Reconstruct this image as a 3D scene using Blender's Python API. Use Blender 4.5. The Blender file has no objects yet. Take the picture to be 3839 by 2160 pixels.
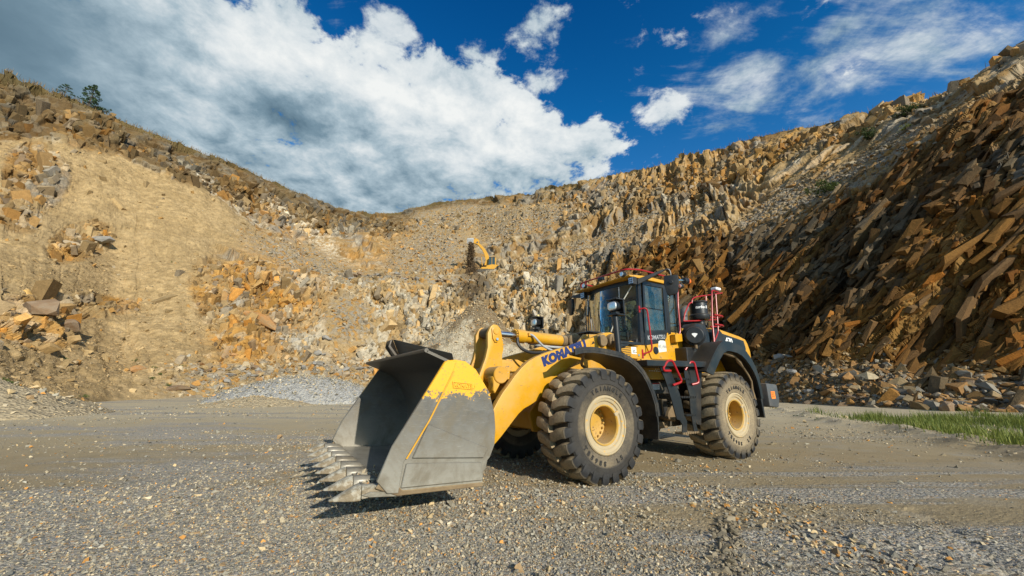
import bpy, bmesh, math, random
import numpy as np
from mathutils import Vector, Matrix
random.seed(7); rng = np.random.default_rng(7)
scene = bpy.context.scene
COL = scene.collection
R = math.radians
# ------------------------------------------------------------------ camera numbers (metres, camera looks along +y)
FPX, PITCH, HC = 1400.0, R(14.433), 1.337
LX, LY, LA = 0.5894, 6.8069, R(31.894)          # wheel loader: place of its front axle and heading
CP, SP = math.cos(PITCH), math.sin(PITCH)
def ray(xd, yd):
    """viewing direction through a point of the photograph (2575 px wide frame), scaled to depth 1"""
    x = (np.asarray(xd, float)*3839/2575-1919.5)/FPX; y = (1080-np.asarray(yd, float)*3839/2575)/FPX
    f = CP-y*SP; u = SP+y*CP
    return x/f, u/f
def at(xd, yd, depth):
    a, b = ray(xd, yd)
    return np.stack([a*depth, np.broadcast_to(depth, np.shape(a)), HC+b*depth], -1)
# ------------------------------------------------------------------ object helpers
def tag(o, label=None, cat=None, group=None, kind=None):
    if label: o['label'] = label
    if cat: o['category'] = cat
    if group: o['group'] = group
    if kind: o['kind'] = kind
    return o
def empty(name, loc, rz=0, **k):
    o = bpy.data.objects.new(name, None); COL.objects.link(o)
    o.location = loc; o.rotation_euler = (0, 0, rz); o.empty_display_size = .3
    return tag(o, **k)
def link(name, me, mat=None, parent=None, **k):
    o = bpy.data.objects.new(name, me); COL.objects.link(o)
    if mat is not None: me.materials.append(mat)
    if parent is not None: o.parent = parent
    return tag(o, **k)
def npmesh(name, V, F, colors=None, smooth=False, attr='Col'):
    """mesh from numpy arrays; F is (n,3) or (n,4)"""
    me = bpy.data.meshes.new(name); V = np.ascontiguousarray(V, np.float32); F = np.ascontiguousarray(F, np.int32)
    n, k = F.shape
    me.vertices.add(len(V)); me.vertices.foreach_set('co', V.ravel())
    me.loops.add(n*k); me.loops.foreach_set('vertex_index', F.ravel())
    me.polygons.add(n); me.polygons.foreach_set('loop_start', np.arange(0, n*k, k, dtype=np.int32))
    me.polygons.foreach_set('use_smooth', np.full(n, smooth, bool))
    me.update(calc_edges=True)
    if colors is not None:
        a = me.attributes.new(attr, 'FLOAT_COLOR', 'POINT')
        c = np.ones((len(V), 4), np.float32); c[:, :colors.shape[1]] = colors
        a.data.foreach_set('color', c.ravel())
    return me
class MB:
    """collects shapes in one bmesh"""
    def __init__(s): s.bm = bmesh.new()
    def poly(s, vs, faces):
        v = [s.bm.verts.new(p) for p in vs]
        for f in faces:
            try: s.bm.faces.new([v[i] for i in f])
            except ValueError: pass
        return v
    def box(s, c, size, M=None):
        hx, hy, hz = size[0]/2, size[1]/2, size[2]/2
        P = [Vector((x*hx, y*hy, z*hz)) for x in (-1, 1) for y in (-1, 1) for z in (-1, 1)]
        if M is not None: P = [M @ p for p in P]
        P = [p+Vector(c) for p in P]
        s.poly(P, [(0, 1, 3, 2), (4, 6, 7, 5), (0, 4, 5, 1), (2, 3, 7, 6), (0, 2, 6, 4), (1, 5, 7, 3)]); return s
    def prism(s, pts, y0, y1, tilt=None):
        """polygon in (x,z) pushed from y0 to y1"""
        n = len(pts); V = [(p[0], y0, p[1]) for p in pts]+[(p[0], y1, p[1]) for p in pts]
        s.poly(V, [tuple(range(n)), tuple(range(2*n-1, n-1, -1))]+[(i, (i+1) % n, n+(i+1) % n, n+i) for i in range(n)]); return s
    def plate(s, pts3, normal, t):
        n = len(pts3); N = Vector(normal).normalized()*t
        V = [Vector(p) for p in pts3]+[Vector(p)+N for p in pts3]
        s.poly(V, [tuple(range(n)), tuple(range(2*n-1, n-1, -1))]+[(i, (i+1) % n, n+(i+1) % n, n+i) for i in range(n)]); return s
    def sheet(s, path, y0, y1, t, lip=0):
        """bent sheet of thickness t along an (x,z) path"""
        P = [Vector((p[0], p[1])) for p in path]; n = len(P); off = []
        for i in range(n):
            d = (P[min(i+1, n-1)]-P[max(i-1, 0)]).normalized(); off.append(P[i]+Vector((-d.y, d.x))*t)
        ring = [(p.x, p.y) for p in P]+[(p.x, p.y) for p in reversed(off)]
        m = len(ring); V = [(p[0], y0, p[1]) for p in ring]+[(p[0], y1, p[1]) for p in ring]
        F = [(i, (i+1) % m, m+(i+1) % m, m+i) for i in range(m)]
        for i in range(n-1):
            j = m-1-i; F += [(i, j, j-1, i+1), (m+i, m+i+1, m+j-1, m+j)]
        s.poly(V, F); return s
    def tube(s, pts, r, seg=8, round_=0.0, cap=True, radii=None):
        P = [Vector(p) for p in pts]
        if round_ > 0 and len(P) > 2:
            Q = [P[0]]
            for i in range(1, len(P)-1):
                a, b, c = P[i-1], P[i], P[i+1]
                d1 = min(round_, (a-b).length*.45); d2 = min(round_, (c-b).length*.45)
                p1 = b+(a-b).normalized()*d1; p2 = b+(c-b).normalized()*d2
                for k in range(5):
                    t = k/4; Q.append(p1*(1-t)**2+b*2*t*(1-t)+p2*t*t)
            Q.append(P[-1]); P = Q
        n = len(P); up = None; rings = []
        for i in range(n):
            t = (P[min(i+1, n-1)]-P[max(i-1, 0)]).normalized()
            if up is None: up = t.orthogonal().normalized()
            else: up = (up-t*up.dot(t)).normalized()
            w = t.cross(up); rr = radii[i] if radii else r
            rings.append([s.bm.verts.new(P[i]+(up*math.cos(a)+w*math.sin(a))*rr) for a in (2*math.pi*k/seg for k in range(seg))])
        for i in range(n-1):
            for k in range(seg):
                s.bm.faces.new((rings[i][k], rings[i][(k+1) % seg], rings[i+1][(k+1) % seg], rings[i+1][k]))
        if cap: s.bm.faces.new(list(reversed(rings[0]))); s.bm.faces.new(rings[-1])
        return s
    def cyl(s, p0, p1, r, seg=20, r2=None): return s.tube([p0, p1], r, seg, radii=[r, r if r2 is None else r2])
    def lathe(s, prof, c, axis='Y', seg=48, close=False, cap=False):
        """profile of (radius, along axis)"""
        rings = []
        for (r, a) in prof:
            ring = []
            for k in range(seg):
                t = 2*math.pi*k/seg; u, v = r*math.cos(t), r*math.sin(t)
                p = {'Y': (u, a, v), 'Z': (u, v, a), 'X': (a, u, v)}[axis]
                ring.append(s.bm.verts.new((p[0]+c[0], p[1]+c[1], p[2]+c[2])))
            rings.append(ring)
        m = len(rings)
        for i in range(m if close else m-1):
            A, B = rings[i], rings[(i+1) % m]
            for k in range(seg): s.bm.faces.new((A[k], A[(k+1) % seg], B[(k+1) % seg], B[k]))
        if cap:
            for rg in (rings[0], rings[-1]):
                try: s.bm.faces.new(rg)
                except ValueError: pass
        return s
    def build(s, name, mat, parent=None, bevel=0, smooth=True, ang=35, seg=1, **k):
        bm = s.bm; bmesh.ops.recalc_face_normals(bm, faces=bm.faces)
        if bevel:
            bm.normal_update()
            ed = [e for e in bm.edges if len(e.link_faces) == 2 and e.calc_face_angle(0) > R(28)]
            if ed: bmesh.ops.bevel(bm, geom=ed, offset=bevel, segments=seg, profile=.6, affect='EDGES', clamp_overlap=True)
        me = bpy.data.meshes.new(name); bm.to_mesh(me); bm.free()
        if smooth:
            me.polygons.foreach_set('use_smooth', np.ones(len(me.polygons), bool)); me.set_sharp_from_angle(angle=R(ang))
        return link(name, me, mat, parent, **k)
def text_mesh(body, size, bold=0, extrude=.002, align='CENTER', shear=0, spacing=1.0):
    cu = bpy.data.curves.new('lettering', 'FONT'); cu.body = body; cu.size = size; cu.extrude = extrude; cu.offset = bold
    cu.align_x = align; cu.shear = shear; cu.space_character = spacing; cu.resolution_u = 3
    o = bpy.data.objects.new('lettering', cu); COL.objects.link(o)
    dg = bpy.context.evaluated_depsgraph_get(); me = bpy.data.meshes.new_from_object(o.evaluated_get(dg))
    bpy.data.objects.remove(o); bpy.data.curves.remove(cu); return me
def text(body, size, pos, right, up, mat, parent, name='lettering', scale_x=1.0, **k):
    me = text_mesh(body, size, **{a: b for a, b in k.items() if a in ('bold', 'extrude', 'align', 'shear', 'spacing')})
    r = Vector(right).normalized(); u = Vector(up).normalized(); n = r.cross(u)
    M = Matrix(((r.x*scale_x, u.x, n.x, pos[0]), (r.y*scale_x, u.y, n.y, pos[1]), (r.z*scale_x, u.z, n.z, pos[2]), (0, 0, 0, 1)))
    me.transform(M); return link(name, me, mat, parent)
# ------------------------------------------------------------------ vectorised noise
def h01(ix, iy, iz, seed):
    x = (ix.astype(np.int64)*374761393+iy.astype(np.int64)*668265263+iz.astype(np.int64)*2147483647+seed*1274126177) & 0xffffffff
    x = ((x ^ (x >> 13))*1274126177) & 0xffffffff; x = ((x ^ (x >> 16))*2246822519) & 0xffffffff; x = x ^ (x >> 15)
    return (x & 0xffffff).astype(np.float32)/np.float32(0xffffff)
def vnoise(P, seed=0):
    I = np.floor(P); f = (P-I).astype(np.float32); I = I.astype(np.int64); f = f*f*(3-2*f); out = 0
    for dx in (0, 1):
        for dy in (0, 1):
            for dz in (0, 1):
                w = (f[:, 0] if dx else 1-f[:, 0])*(f[:, 1] if dy else 1-f[:, 1])*(f[:, 2] if dz else 1-f[:, 2])
                out = out+w*h01(I[:, 0]+dx, I[:, 1]+dy, I[:, 2]+dz, seed)
    return out*2-1
def fbm(P, oct=4, seed=0, gain=.5, lac=2.07):
    a, s, o = 1.0, 0, 0
    for i in range(oct):
        o = o+a*vnoise(P*(lac**i)+i*17.3, seed+i); s += a; a *= gain
    return o/s
def cells(P, seed=0):
    """nearest and second distance to jittered cell points, a random number and a random tilted plane per cell"""
    I = np.floor(P).astype(np.int64); n = len(P)
    b1 = np.full(n, 9., np.float32); b2 = np.full(n, 9., np.float32); hid = np.zeros(n, np.float32); pl = np.zeros(n, np.float32)
    for dx in (-1, 0, 1):
        for dy in (-1, 0, 1):
            for dz in (-1, 0, 1):
                cx, cy, cz = I[:, 0]+dx, I[:, 1]+dy, I[:, 2]+dz
                a, b, c = h01(cx, cy, cz, seed), h01(cx, cy, cz, seed+11), h01(cx, cy, cz, seed+23)
                qx, qy, qz = P[:, 0]-cx-a, P[:, 1]-cy-b, P[:, 2]-cz-c
                d = (qx*qx+qy*qy+qz*qz).astype(np.float32); near = d < b1
                b2 = np.where(near, b1, np.minimum(b2, d)); b1 = np.where(near, d, b1)
                hh = h01(cx, cy, cz, seed+37); hid = np.where(near, hh, hid)
                t = (a*7.3 % 1-.5)*qx+(b*5.7 % 1-.5)*qy+(c*9.1 % 1-.5)*qz; pl = np.where(near, t, pl)
    return np.sqrt(b1), np.sqrt(b2), hid, pl
def sstep(a, b, x): t = np.clip((x-a)/(b-a), 0, 1); return t*t*(3-2*t)
# ------------------------------------------------------------------ material helpers
class NT:
    def __init__(s, name):
        s.m = bpy.data.materials.new(name); s.m.use_nodes = True; s.t = s.m.node_tree; s.t.nodes.clear()
        s.out = s.n('ShaderNodeOutputMaterial'); s.b = s.n('ShaderNodeBsdfPrincipled'); s.l(s.b.outputs[0], s.out.inputs[0])
    def n(s, t, **k):
        x = s.t.nodes.new(t)
        for a, b in k.items(): setattr(x, a, b)
        return x
    def l(s, a, b): s.t.links.new(a, b)
    def set(s, **k):
        for a, b in k.items():
            i = s.b.inputs[a.replace('_', ' ')]
            if hasattr(b, 'is_linked') or isinstance(b, bpy.types.NodeSocket): s.l(b, i)
            else: i.default_value = b if not isinstance(b, tuple) else (*b, 1)[:4]
    def coord(s, kind='Object'): return s.n('ShaderNodeTexCoord').outputs[kind]
    def noise(s, scale, detail=4, rough=.55, vec=None, dist=0, out='Fac'):
        x = s.n('ShaderNodeTexNoise'); x.inputs['Scale'].default_value = scale; x.inputs['Detail'].default_value = detail
        x.inputs['Roughness'].default_value = rough; x.inputs['Distortion'].default_value = dist
        s.l(vec if vec is not None else s.coord(), x.inputs['Vector']); return x.outputs[out]
    def voro(s, scale, vec=None, feature='F1', out='Color'):
        x = s.n('ShaderNodeTexVoronoi', feature=feature); x.inputs['Scale'].default_value = scale
        s.l(vec if vec is not None else s.coord(), x.inputs['Vector']); return x.outputs[out]
    def ramp(s, fac, stops, interp='LINEAR'):
        x = s.n('ShaderNodeValToRGB'); x.color_ramp.interpolation = interp; e = x.color_ramp.elements
        while len(e) < len(stops): e.new(.5)
        for i, (p, c) in enumerate(stops): e[i].position = p; e[i].color = (*c, 1) if len(c) == 3 else c
        s.l(fac, x.inputs[0]); return x.outputs[0]
    def rng(s, v, a, b, c=0, d=1):
        x = s.n('ShaderNodeMapRange'); s.l(v, x.inputs[0])
        for i, q in zip((1, 2, 3, 4), (a, b, c, d)): x.inputs[i].default_value = q
        return x.outputs[0]
    def math(s, op, a, b=None, c=None):
        x = s.n('ShaderNodeMath', operation=op)
        for i, q in enumerate((a, b, c)):
            if q is None: continue
            if isinstance(q, bpy.types.NodeSocket): s.l(q, x.inputs[i])
            else: x.inputs[i].default_value = q
        return x.outputs[0]
    def mix(s, fac, a, b, blend='MIX'):
        x = s.n('ShaderNodeMix', data_type='RGBA', blend_type=blend)
        for i, q in ((0, fac), (6, a), (7, b)):
            if isinstance(q, bpy.types.NodeSocket): s.l(q, x.inputs[i])
            elif i == 0: x.inputs[0].default_value = q
            else: x.inputs[i].default_value = (*q, 1)
        return x.outputs[2]
    def bump(s, h, strength=.3, dist=.02):
        x = s.n('ShaderNodeBump'); x.inputs['Strength'].default_value = strength; x.inputs['Distance'].default_value = dist
        s.l(h, x.inputs['Height']); s.l(x.outputs[0], s.b.inputs['Normal'])
    def sep(s, v):
        x = s.n('ShaderNodeSeparateXYZ'); s.l(v, x.inputs[0]); return x.outputs
DUST = (.36, .27, .15)
def painted(name, col, rough=.42, dust=.35, chips=0, chip_col=(.09, .07, .06), dirt_scale=3.0, dust_col=DUST, metallic=0.0):
    """paint with dust lying on upward faces, blotchy dirt and optional chips"""
    s = NT(name); co = s.coord()
    n1 = s.noise(dirt_scale, 6, .65, co); n2 = s.noise(dirt_scale*9, 4, .6, co)
    base = s.mix(s.rng(n1, .3, .75), tuple(c*.86 for c in col), col)
    nz = s.sep(s.n('ShaderNodeNewGeometry').outputs['Normal'])[2]
    d = s.math('ADD', s.rng(nz, .25, .95, 0, .75), s.rng(n1, .45, .78, 0, .55))
    d = s.math('MULTIPLY', d, s.rng(n2, .3, .65, .55, 1.1)); d = s.math('MULTIPLY', d, dust); d.node.use_clamp = True
    c = s.mix(d, base, dust_col)
    if chips:
        n3 = s.noise(22, 5, .7, co, .6); n4 = s.noise(2.2, 3, .6, co)
        k = s.math('MULTIPLY', s.rng(n3, .66-.03*chips, .70-.03*chips), s.rng(n4, .40, .55)); c = s.mix(k, c, chip_col)
    s.set(Base_Color=c, Roughness=s.rng(d, 0, .6, rough, .85), Metallic=metallic)
    s.bump(n2, .06, .01); return s.m
def plain(name, col, rough=.5, metallic=0., noise=0.12, scale=12):
    s = NT(name); n = s.noise(scale, 4, .6)
    s.set(Base_Color=s.mix(s.rng(n, .25, .75), tuple(c*(1-noise) for c in col), tuple(min(1, c*(1+noise)) for c in col)), Roughness=rough, Metallic=metallic); return s.m
# ================================================================== materials of the machines
YEL = painted('yellow_paint', (.60, .295, .006), .40, .72, 2, (.16, .12, .07))
YEL_DUSTY = painted('dusty_yellow_paint', (.54, .265, .010), .5, .85, 2, (.13, .09, .06))
BLK = painted('black_coating', (.010, .0115, .0135), .38, .15)
BLK_DUSTY = painted('dusty_black_coating', (.013, .013, .013), .5, .42)
RED = painted('red_rail_paint', (.36, .006, .010), .34, .08)
FRAME_DIRT = painted('grimy_steel', (.05, .045, .035), .7, .8)
EARTH = painted('caked_earth', (.17, .115, .06), .9, .9)
CHROME = plain('chrome_rod', (.74, .73, .70), .24, 1.0, .02)
RUBBERHOSE = plain('black_hose', (.02, .02, .02), .45)
GREYHOSE = plain('grey_hose', (.33, .34, .34), .5)
BLUE = plain('blue_lettering', (.004, .018, .11), .5)
WHITE = plain('white_lettering', (.78, .78, .76), .5, 0, .05)
GREYLET = plain('grey_lettering', (.30, .31, .32), .5, 0, .05)
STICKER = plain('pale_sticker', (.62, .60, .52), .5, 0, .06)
ORANGE = plain('orange_sticker', (.85, .22, .02), .5)
REDLET = plain('red_print', (.5, .03, .02), .5)
DARKIN = plain('dark_interior', (.03, .033, .036), .7)
SEATM = plain('seat_fabric', (.04, .043, .045), .85)
LENS = plain('lamp_lens', (.78, .75, .70), .28, .7, .3, 60)
LED = plain('led_lens', (.55, .56, .58), .2, .3, .3, 90)
AMBER = plain('amber_dome', (.9, .16, .01), .2)
GREYM = painted('grey_casting', (.07, .075, .08), .5, .35)
def glass_mat(name, tint, dusty=.10, refl=1.45):
    s = NT(name); s.t.nodes.remove(s.b); co = s.coord()
    tr = s.n('ShaderNodeBsdfTransparent'); tr.inputs[0].default_value = (*tint, 1)
    gl = s.n('ShaderNodeBsdfGlossy'); gl.inputs['Roughness'].default_value = .02; gl.inputs[0].default_value = (.9, .95, .95, 1)
    fr = s.n('ShaderNodeFresnel'); fr.inputs[0].default_value = refl
    m = s.n('ShaderNodeMixShader'); s.l(s.math('MULTIPLY', fr.outputs[0], .6), m.inputs[0]); s.l(tr.outputs[0], m.inputs[1]); s.l(gl.outputs[0], m.inputs[2])
    df = s.n('ShaderNodeBsdfDiffuse'); df.inputs[0].default_value = (.33, .28, .2, 1)
    m2 = s.n('ShaderNodeMixShader'); f = s.math('MULTIPLY', s.rng(s.noise(3, 7, .7, co), .38, .75), dusty)
    s.l(f, m2.inputs[0]); s.l(m.outputs[0], m2.inputs[1]); s.l(df.outputs[0], m2.inputs[2]); s.l(m2.outputs[0], s.out.inputs[0]); return s.m
GLASS = glass_mat('windscreen_glass', (.70, .80, .79), .20, 1.32)
GLASS2 = glass_mat('side_glass', (.58, .69, .66), .26, 1.35)
def tyre_mat(name, dust_side):
    s = NT(name); co = s.coord(); x, y, z = s.sep(co)
    r = s.math('SQRT', s.math('ADD', s.math('MULTIPLY', x, x), s.math('MULTIPLY', z, z)))
    n = s.noise(7, 7, .68, co); n2 = s.noise(38, 5, .7, co); n3 = s.noise(2.4, 4, .6, co)
    rub = s.mix(s.rng(n, .3, .75), (.006, .006, .0065), (.022, .022, .0225))
    # dust: tread band, a ring on the lower sidewall and a general film
    ay = s.math('ABSOLUTE', y)
    tread = s.math('MULTIPLY', s.rng(r, .69, .73), s.rng(ay, .315, .285)); ring = s.rng(r, .565, .535)
    rr = s.math('ADD', r, s.math('MULTIPLY', s.math('SUBTRACT', n3, .5), .22))
    side = s.math('MULTIPLY', s.rng(rr, .72, .60), dust_side)
    d = s.math('ADD', s.math('MULTIPLY', tread, s.rng(n, .22, .50, .45, 1.0)), s.math('MULTIPLY', ring, s.rng(n3, .35, .7, .05, .5)))
    d = s.math('ADD', d, side); d = s.math('MULTIPLY', d, s.rng(n2, .25, .7, .55, 1.05)); d.node.use_clamp = True
    c = s.mix(d, rub, s.mix(n2, (.27, .20, .11), (.40, .31, .185)))
    scuff = s.math('MULTIPLY', s.rng(s.noise(26, 6, .75, co, 1.2), .60, .68), s.rng(n3, .42, .6, 0, .35)); c = s.mix(scuff, c, (.14, .14, .14))
    s.set(Base_Color=c, Roughness=.78); s.bump(s.math('ADD', n2, s.math('MULTIPLY', n, .6)), .25, .012); return s.m
TYRE_F, TYRE_R = tyre_mat('black_rubber', .06), tyre_mat('dusty_rubber', .55)
def bucket_mat():
    """yellow paint left on the upper outside, worn bright steel elsewhere"""
    s = NT('worn_bucket_steel'); co = s.coord(); x, y, z = s.sep(co)
    mp = s.n('ShaderNodeMapping'); mp.inputs['Scale'].default_value = (1.5, 9, 9); s.l(co, mp.inputs[0])
    st = s.noise(4, 6, .65, mp.outputs[0]); n = s.noise(5, 7, .7, co, .4); n2 = s.noise(30, 5, .7, co); n3 = s.noise(1.7, 4, .6, co)
    steel = s.mix(s.rng(n, .3, .72), (.085, .081, .072), (.17, .163, .145)); steel = s.mix(s.rng(st, .45, .75, 0, .55), steel, (.115, .11, .10))
    rust = s.math('MULTIPLY', s.rng(s.noise(11, 6, .75, co), .58, .72), s.rng(n3, .4, .65, 0, .8)); steel = s.mix(rust, steel, (.10, .062, .034))
    low = s.math('ADD', z, s.math('MULTIPLY', n, .10)); steel = s.mix(s.rng(low, 1.05, .40, 0, .78), steel, (.33, .305, .245))
    mps = s.n('ShaderNodeMapping'); mps.inputs['Rotation'].default_value = (0, R(35), 0); mps.inputs['Scale'].default_value = (3, 3, 60); s.l(co, mps.inputs[0]); scr = s.rng(s.noise(2.5, 4, .7, mps.outputs[0]), .60, .66); steel = s.mix(s.math('MULTIPLY', scr, .5), steel, (.33, .32, .29))
    blot = s.rng(s.noise(2.6, 7, .72, co, .5), .46, .62, 0, .7); steel = s.mix(blot, steel, (.15, .125, .085)); inn = s.rng(s.math('ABSOLUTE', y), 1.535, 1.525); steel = s.mix(s.math('MULTIPLY', inn, s.rng(z, 1.0, 1.5, .1, .75)), steel, (.065, .048, .032))
    out = s.rng(s.math('ABSOLUTE', y), 1.535, 1.545)
    lim = s.math('ADD', s.math('ADD', z, s.math('MULTIPLY', s.math('SUBTRACT', n, .5), .62)), s.math('MULTIPLY', s.math('SUBTRACT', n2, .5), .42))
    lim = s.math('ADD', lim, s.math('MULTIPLY', x, .05))
    yel = s.math('MULTIPLY', s.rng(lim, 1.335, 1.36), out)
    chips = s.rng(s.noise(42, 4, .7, co), .60, .64); yel = s.math('MULTIPLY', yel, s.math('SUBTRACT', 1, s.math('MULTIPLY', chips, .75)))
    c = s.mix(yel, steel, (.74, .37, .012))
    s.set(Base_Color=c, Roughness=s.rng(yel, 0, 1, .46, .42), Metallic=s.rng(yel, 0, 1, .25, 0)); s.bump(n2, .12, .008); return s.m
BUCK = bucket_mat()
def tooth_mat():
    s = NT('earthy_tooth_steel'); co = s.coord(); n = s.noise(14, 6, .7, co); n2 = s.noise(60, 4, .7, co)
    nz = s.sep(s.n('ShaderNodeNewGeometry').outputs['Normal'])[2]
    k = s.math('ADD', s.rng(n, .42, .6), s.rng(nz, .3, .9, -.45, .35)); k.node.use_clamp = True
    s.set(Base_Color=s.mix(k, (.165, .125, .07), (.40, .375, .30)), Roughness=.55, Metallic=.15); s.bump(n2, .3, .01); return s.m
TOOTH = tooth_mat()
# ================================================================== the wheel loader (x forward, y to its left = near side, z up)
loader = empty('wheel_loader', (LX, LY, 0), LA+math.pi, label='yellow wheel loader with a big steel bucket parked on the gravel', cat='wheel loader')
def part(name, parent=loader, **k): return tag(empty(name, (0, 0, 0)), **k) if parent is None else sub(name, parent, **k)
def sub(name, parent, loc=(0, 0, 0), **k):
    e = empty(name, loc, **k); e.parent = parent; return e
NEAR = dict(right=(-1, 0, 0), up=(0, 0, 1))
# ---- wheels
def tyre_mb():
    m = MB(); HW = .312
    prof = [(.40, -.27), (.46, -.30), (.58, -.325), (.68, -.318), (.695, -.295), (.698, 0), (.695, .295), (.675, .318), (.60, .326), (.565, .330), (.557, .322), (.46, .315), (.415, .30), (.40, .27)]
    m.lathe(prof, (0, 0, 0), 'Y', 96)
    N = 23; st = math.pi*2/N
    for sgn in (-1, 1):
        for i in range(N):
            a0 = i*st+(st*.5 if sgn > 0 else 0)
            # stations across the tread: (y, centre shift, half width, outer radius, inner radius)
            S = [(.010, .085, .086, .797, .67), (.085, .070, .099, .802, .67), (.15, .020, .106, .801, .67), (.235, -.004, .108, .796, .67), (.302, -.012, .105, .784, .66), (.330, -.016, .092, .745, .65), (.334, -.018, .080, .685, .63)]
            rings = []
            for (y, sh, hw, ro, ri) in S:
                ring = []
                for (ang, rr) in ((-hw, ri), (-hw*.86, ro-.012), (-hw*.4, ro), (hw*.4, ro), (hw*.86, ro-.012), (hw, ri)):
                    t = a0-sh+ang*.98
                    ring.append(m.bm.verts.new((rr*math.cos(t), sgn*y, rr*math.sin(t))))
                rings.append(ring)
            for a, b in zip(rings, rings[1:]):
                for k in range(5): m.bm.faces.new((a[k], a[k+1], b[k+1], b[k]))
            m.bm.faces.new(rings[0]); m.bm.faces.new(rings[-1])
    return m
def tyre_letters():
    ms = []
    for word, mid, rad in (('TRIANGLE', 92, .475), ('TB598S  L5', -78, .505)):
        n = len(word)
        for i, ch in enumerate(word):
            if ch == ' ': continue
            s = 1 if mid > 0 else -1; a = R(mid+s*(i-(n-1)/2)*9.6); posd = Vector((math.cos(a), 0, math.sin(a)))
            upv = posd if mid > 0 else -posd; rv = Vector((-upv.z, 0, upv.x))
            if rv.cross(upv).y < 0: rv = -rv
            t = text_mesh(ch, .085, .004, .003); base = posd*(rad if mid > 0 else rad+.03)
            t.transform(Matrix(((rv.x, upv.x, 0, base.x), (0, 0, 1, .3235), (rv.z, upv.z, 0, base.z), (0, 0, 0, 1)))); ms.append(t)
    return ms
tyre_src = {}
def wheel(loc, flip, tm, dusty):
    w = sub('wheel', loader, loc)
    if flip: w.rotation_euler = (0, 0, math.pi)
    if tm.name not in tyre_src:
        if tyre_src:
            me = list(tyre_src.values())[0].copy(); me.materials[0] = tm
        else:
            me = tyre_mb().build('tyre', tm, None, ang=32); o = me; me = o.data; bpy.data.objects.remove(o); bm = bmesh.new(); bm.from_mesh(me); n0 = len(bm.faces)
            for t in tyre_letters(): bm.from_mesh(t)
            for k_, f_ in enumerate(bm.faces): f_.material_index = int(k_ >= n0); f_.smooth = f_.smooth and k_ < n0
            bm.to_mesh(me); bm.free(); me.materials.append(TLET)
        tyre_src[tm.name] = me
    o = bpy.data.objects.new('tyre', tyre_src[tm.name]); COL.objects.link(o); o.parent = w; o.rotation_euler = (0, random.uniform(-.12, .12), 0)
    m = MB()
    m.lathe([(.405, .262), (.405, .302), (.392, .314), (.372, .314), (.365, .300), (.330, .290), (.318, .272), (.302, .268), (.275, .262), (.262, .262)], (0, 0, 0), 'Y', 64)
    m.lathe([(.40, -.28), (.40, -.24), (.30, -.22), (.30, .0)], (0, 0, 0), 'Y', 48)
    m.build('rim', RIM_DUSTY, w, ang=25)
    m = MB(); m.lathe([(.278, .276), (.262, .276), (.250, .262), (.248, .02), (.235, .012), (.11, .008), (.10, .03), (.001, .032)], (0, 0, 0), 'Y', 64)
    for k in range(18):
        t = 2*math.pi*k/18; c = (.208*math.cos(t), 0, .208*math.sin(t)); m.tube([(c[0], .005, c[2]), (c[0], .045, c[2])], .016, 6)
    m.build('hub', HUB, w, ang=30)
    m = MB(); m.box((.30*math.cos(2.6), .275, .30*math.sin(2.6)), (.05, .03, .12), Matrix.Rotation(-2.6+1.57, 3, 'Y')); m.build('valve_guard', RIM_DUSTY, w, bevel=.006)
    return w
RIM_DUSTY = painted('dusty_rim_paint', (.42, .335, .20), .7, .5, 2.5, (.62, .31, .01), dirt_scale=5, dust_col=(.45, .36, .22))
HUB = painted('yellow_hub_paint', (.50, .285, .04), .5, 1.0, 2, (.12, .06, .03), dirt_scale=4)
TLET = plain('raised_rubber_letters', (.022, .020, .017), .8)
for x in (0, -3.45):
    wheel((x, 1.11, .776), False, TYRE_F if x == 0 else TYRE_R, x != 0)
    wheel((x, -1.11, .776), True, TYRE_F if x == 0 else TYRE_R, True)
# ---- axles and frames
m = MB()
for x in (0, -3.45):
    m.lathe([(.13, -.78), (.15, -.5), (.17, -.3), (.30, -.16), (.33, 0), (.30, .16), (.17, .3), (.15, .5), (.13, .78)], (x, 0, .776), 'Y', 24)
    for s in (-1, 1): m.lathe([(.20, .52*s), (.24, .56*s), (.24, .74*s), (.18, .80*s)], (x, 0, .776), 'Y', 24)
for k in range(20):
    for s in (-1, 1):
        t = 2*math.pi*k/20; m.box((.235*math.cos(t), .65*s, .776+.235*math.sin(t)), (.05, .16, .02), Matrix.Rotation(-t, 3, 'Y'))
m.build('axle', FRAME_DIRT, loader, bevel=.006)
m = MB()
for y in (-.36, .36):
    m.prism([(.55, .62), (.62, .9), (.30, 1.25), (-.35, 1.95), (-.62, 2.22), (-.95, 2.24), (-1.12, 2.0), (-1.15, 1.1), (-1.0, .62), (-.4, .5)], y-.03, y+.03)
m.prism([(.5, .64), (.57, .9), (.26, 1.22), (-.38, 1.9), (-.5, 1.9), (-.5, .7)], -.33, .33)
m.build('front_frame', YEL_DUSTY, loader, bevel=.012)
m = MB(); m.prism([(-1.1, .60), (-1.1, 1.35), (-1.35, 1.45), (-2.2, 1.45), (-5.35, 1.30), (-5.35, .75), (-3.6, .62), (-2.2, .5)], -.55, .55)
m.build('rear_frame', FRAME_DIRT, loader, bevel=.02)
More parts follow.
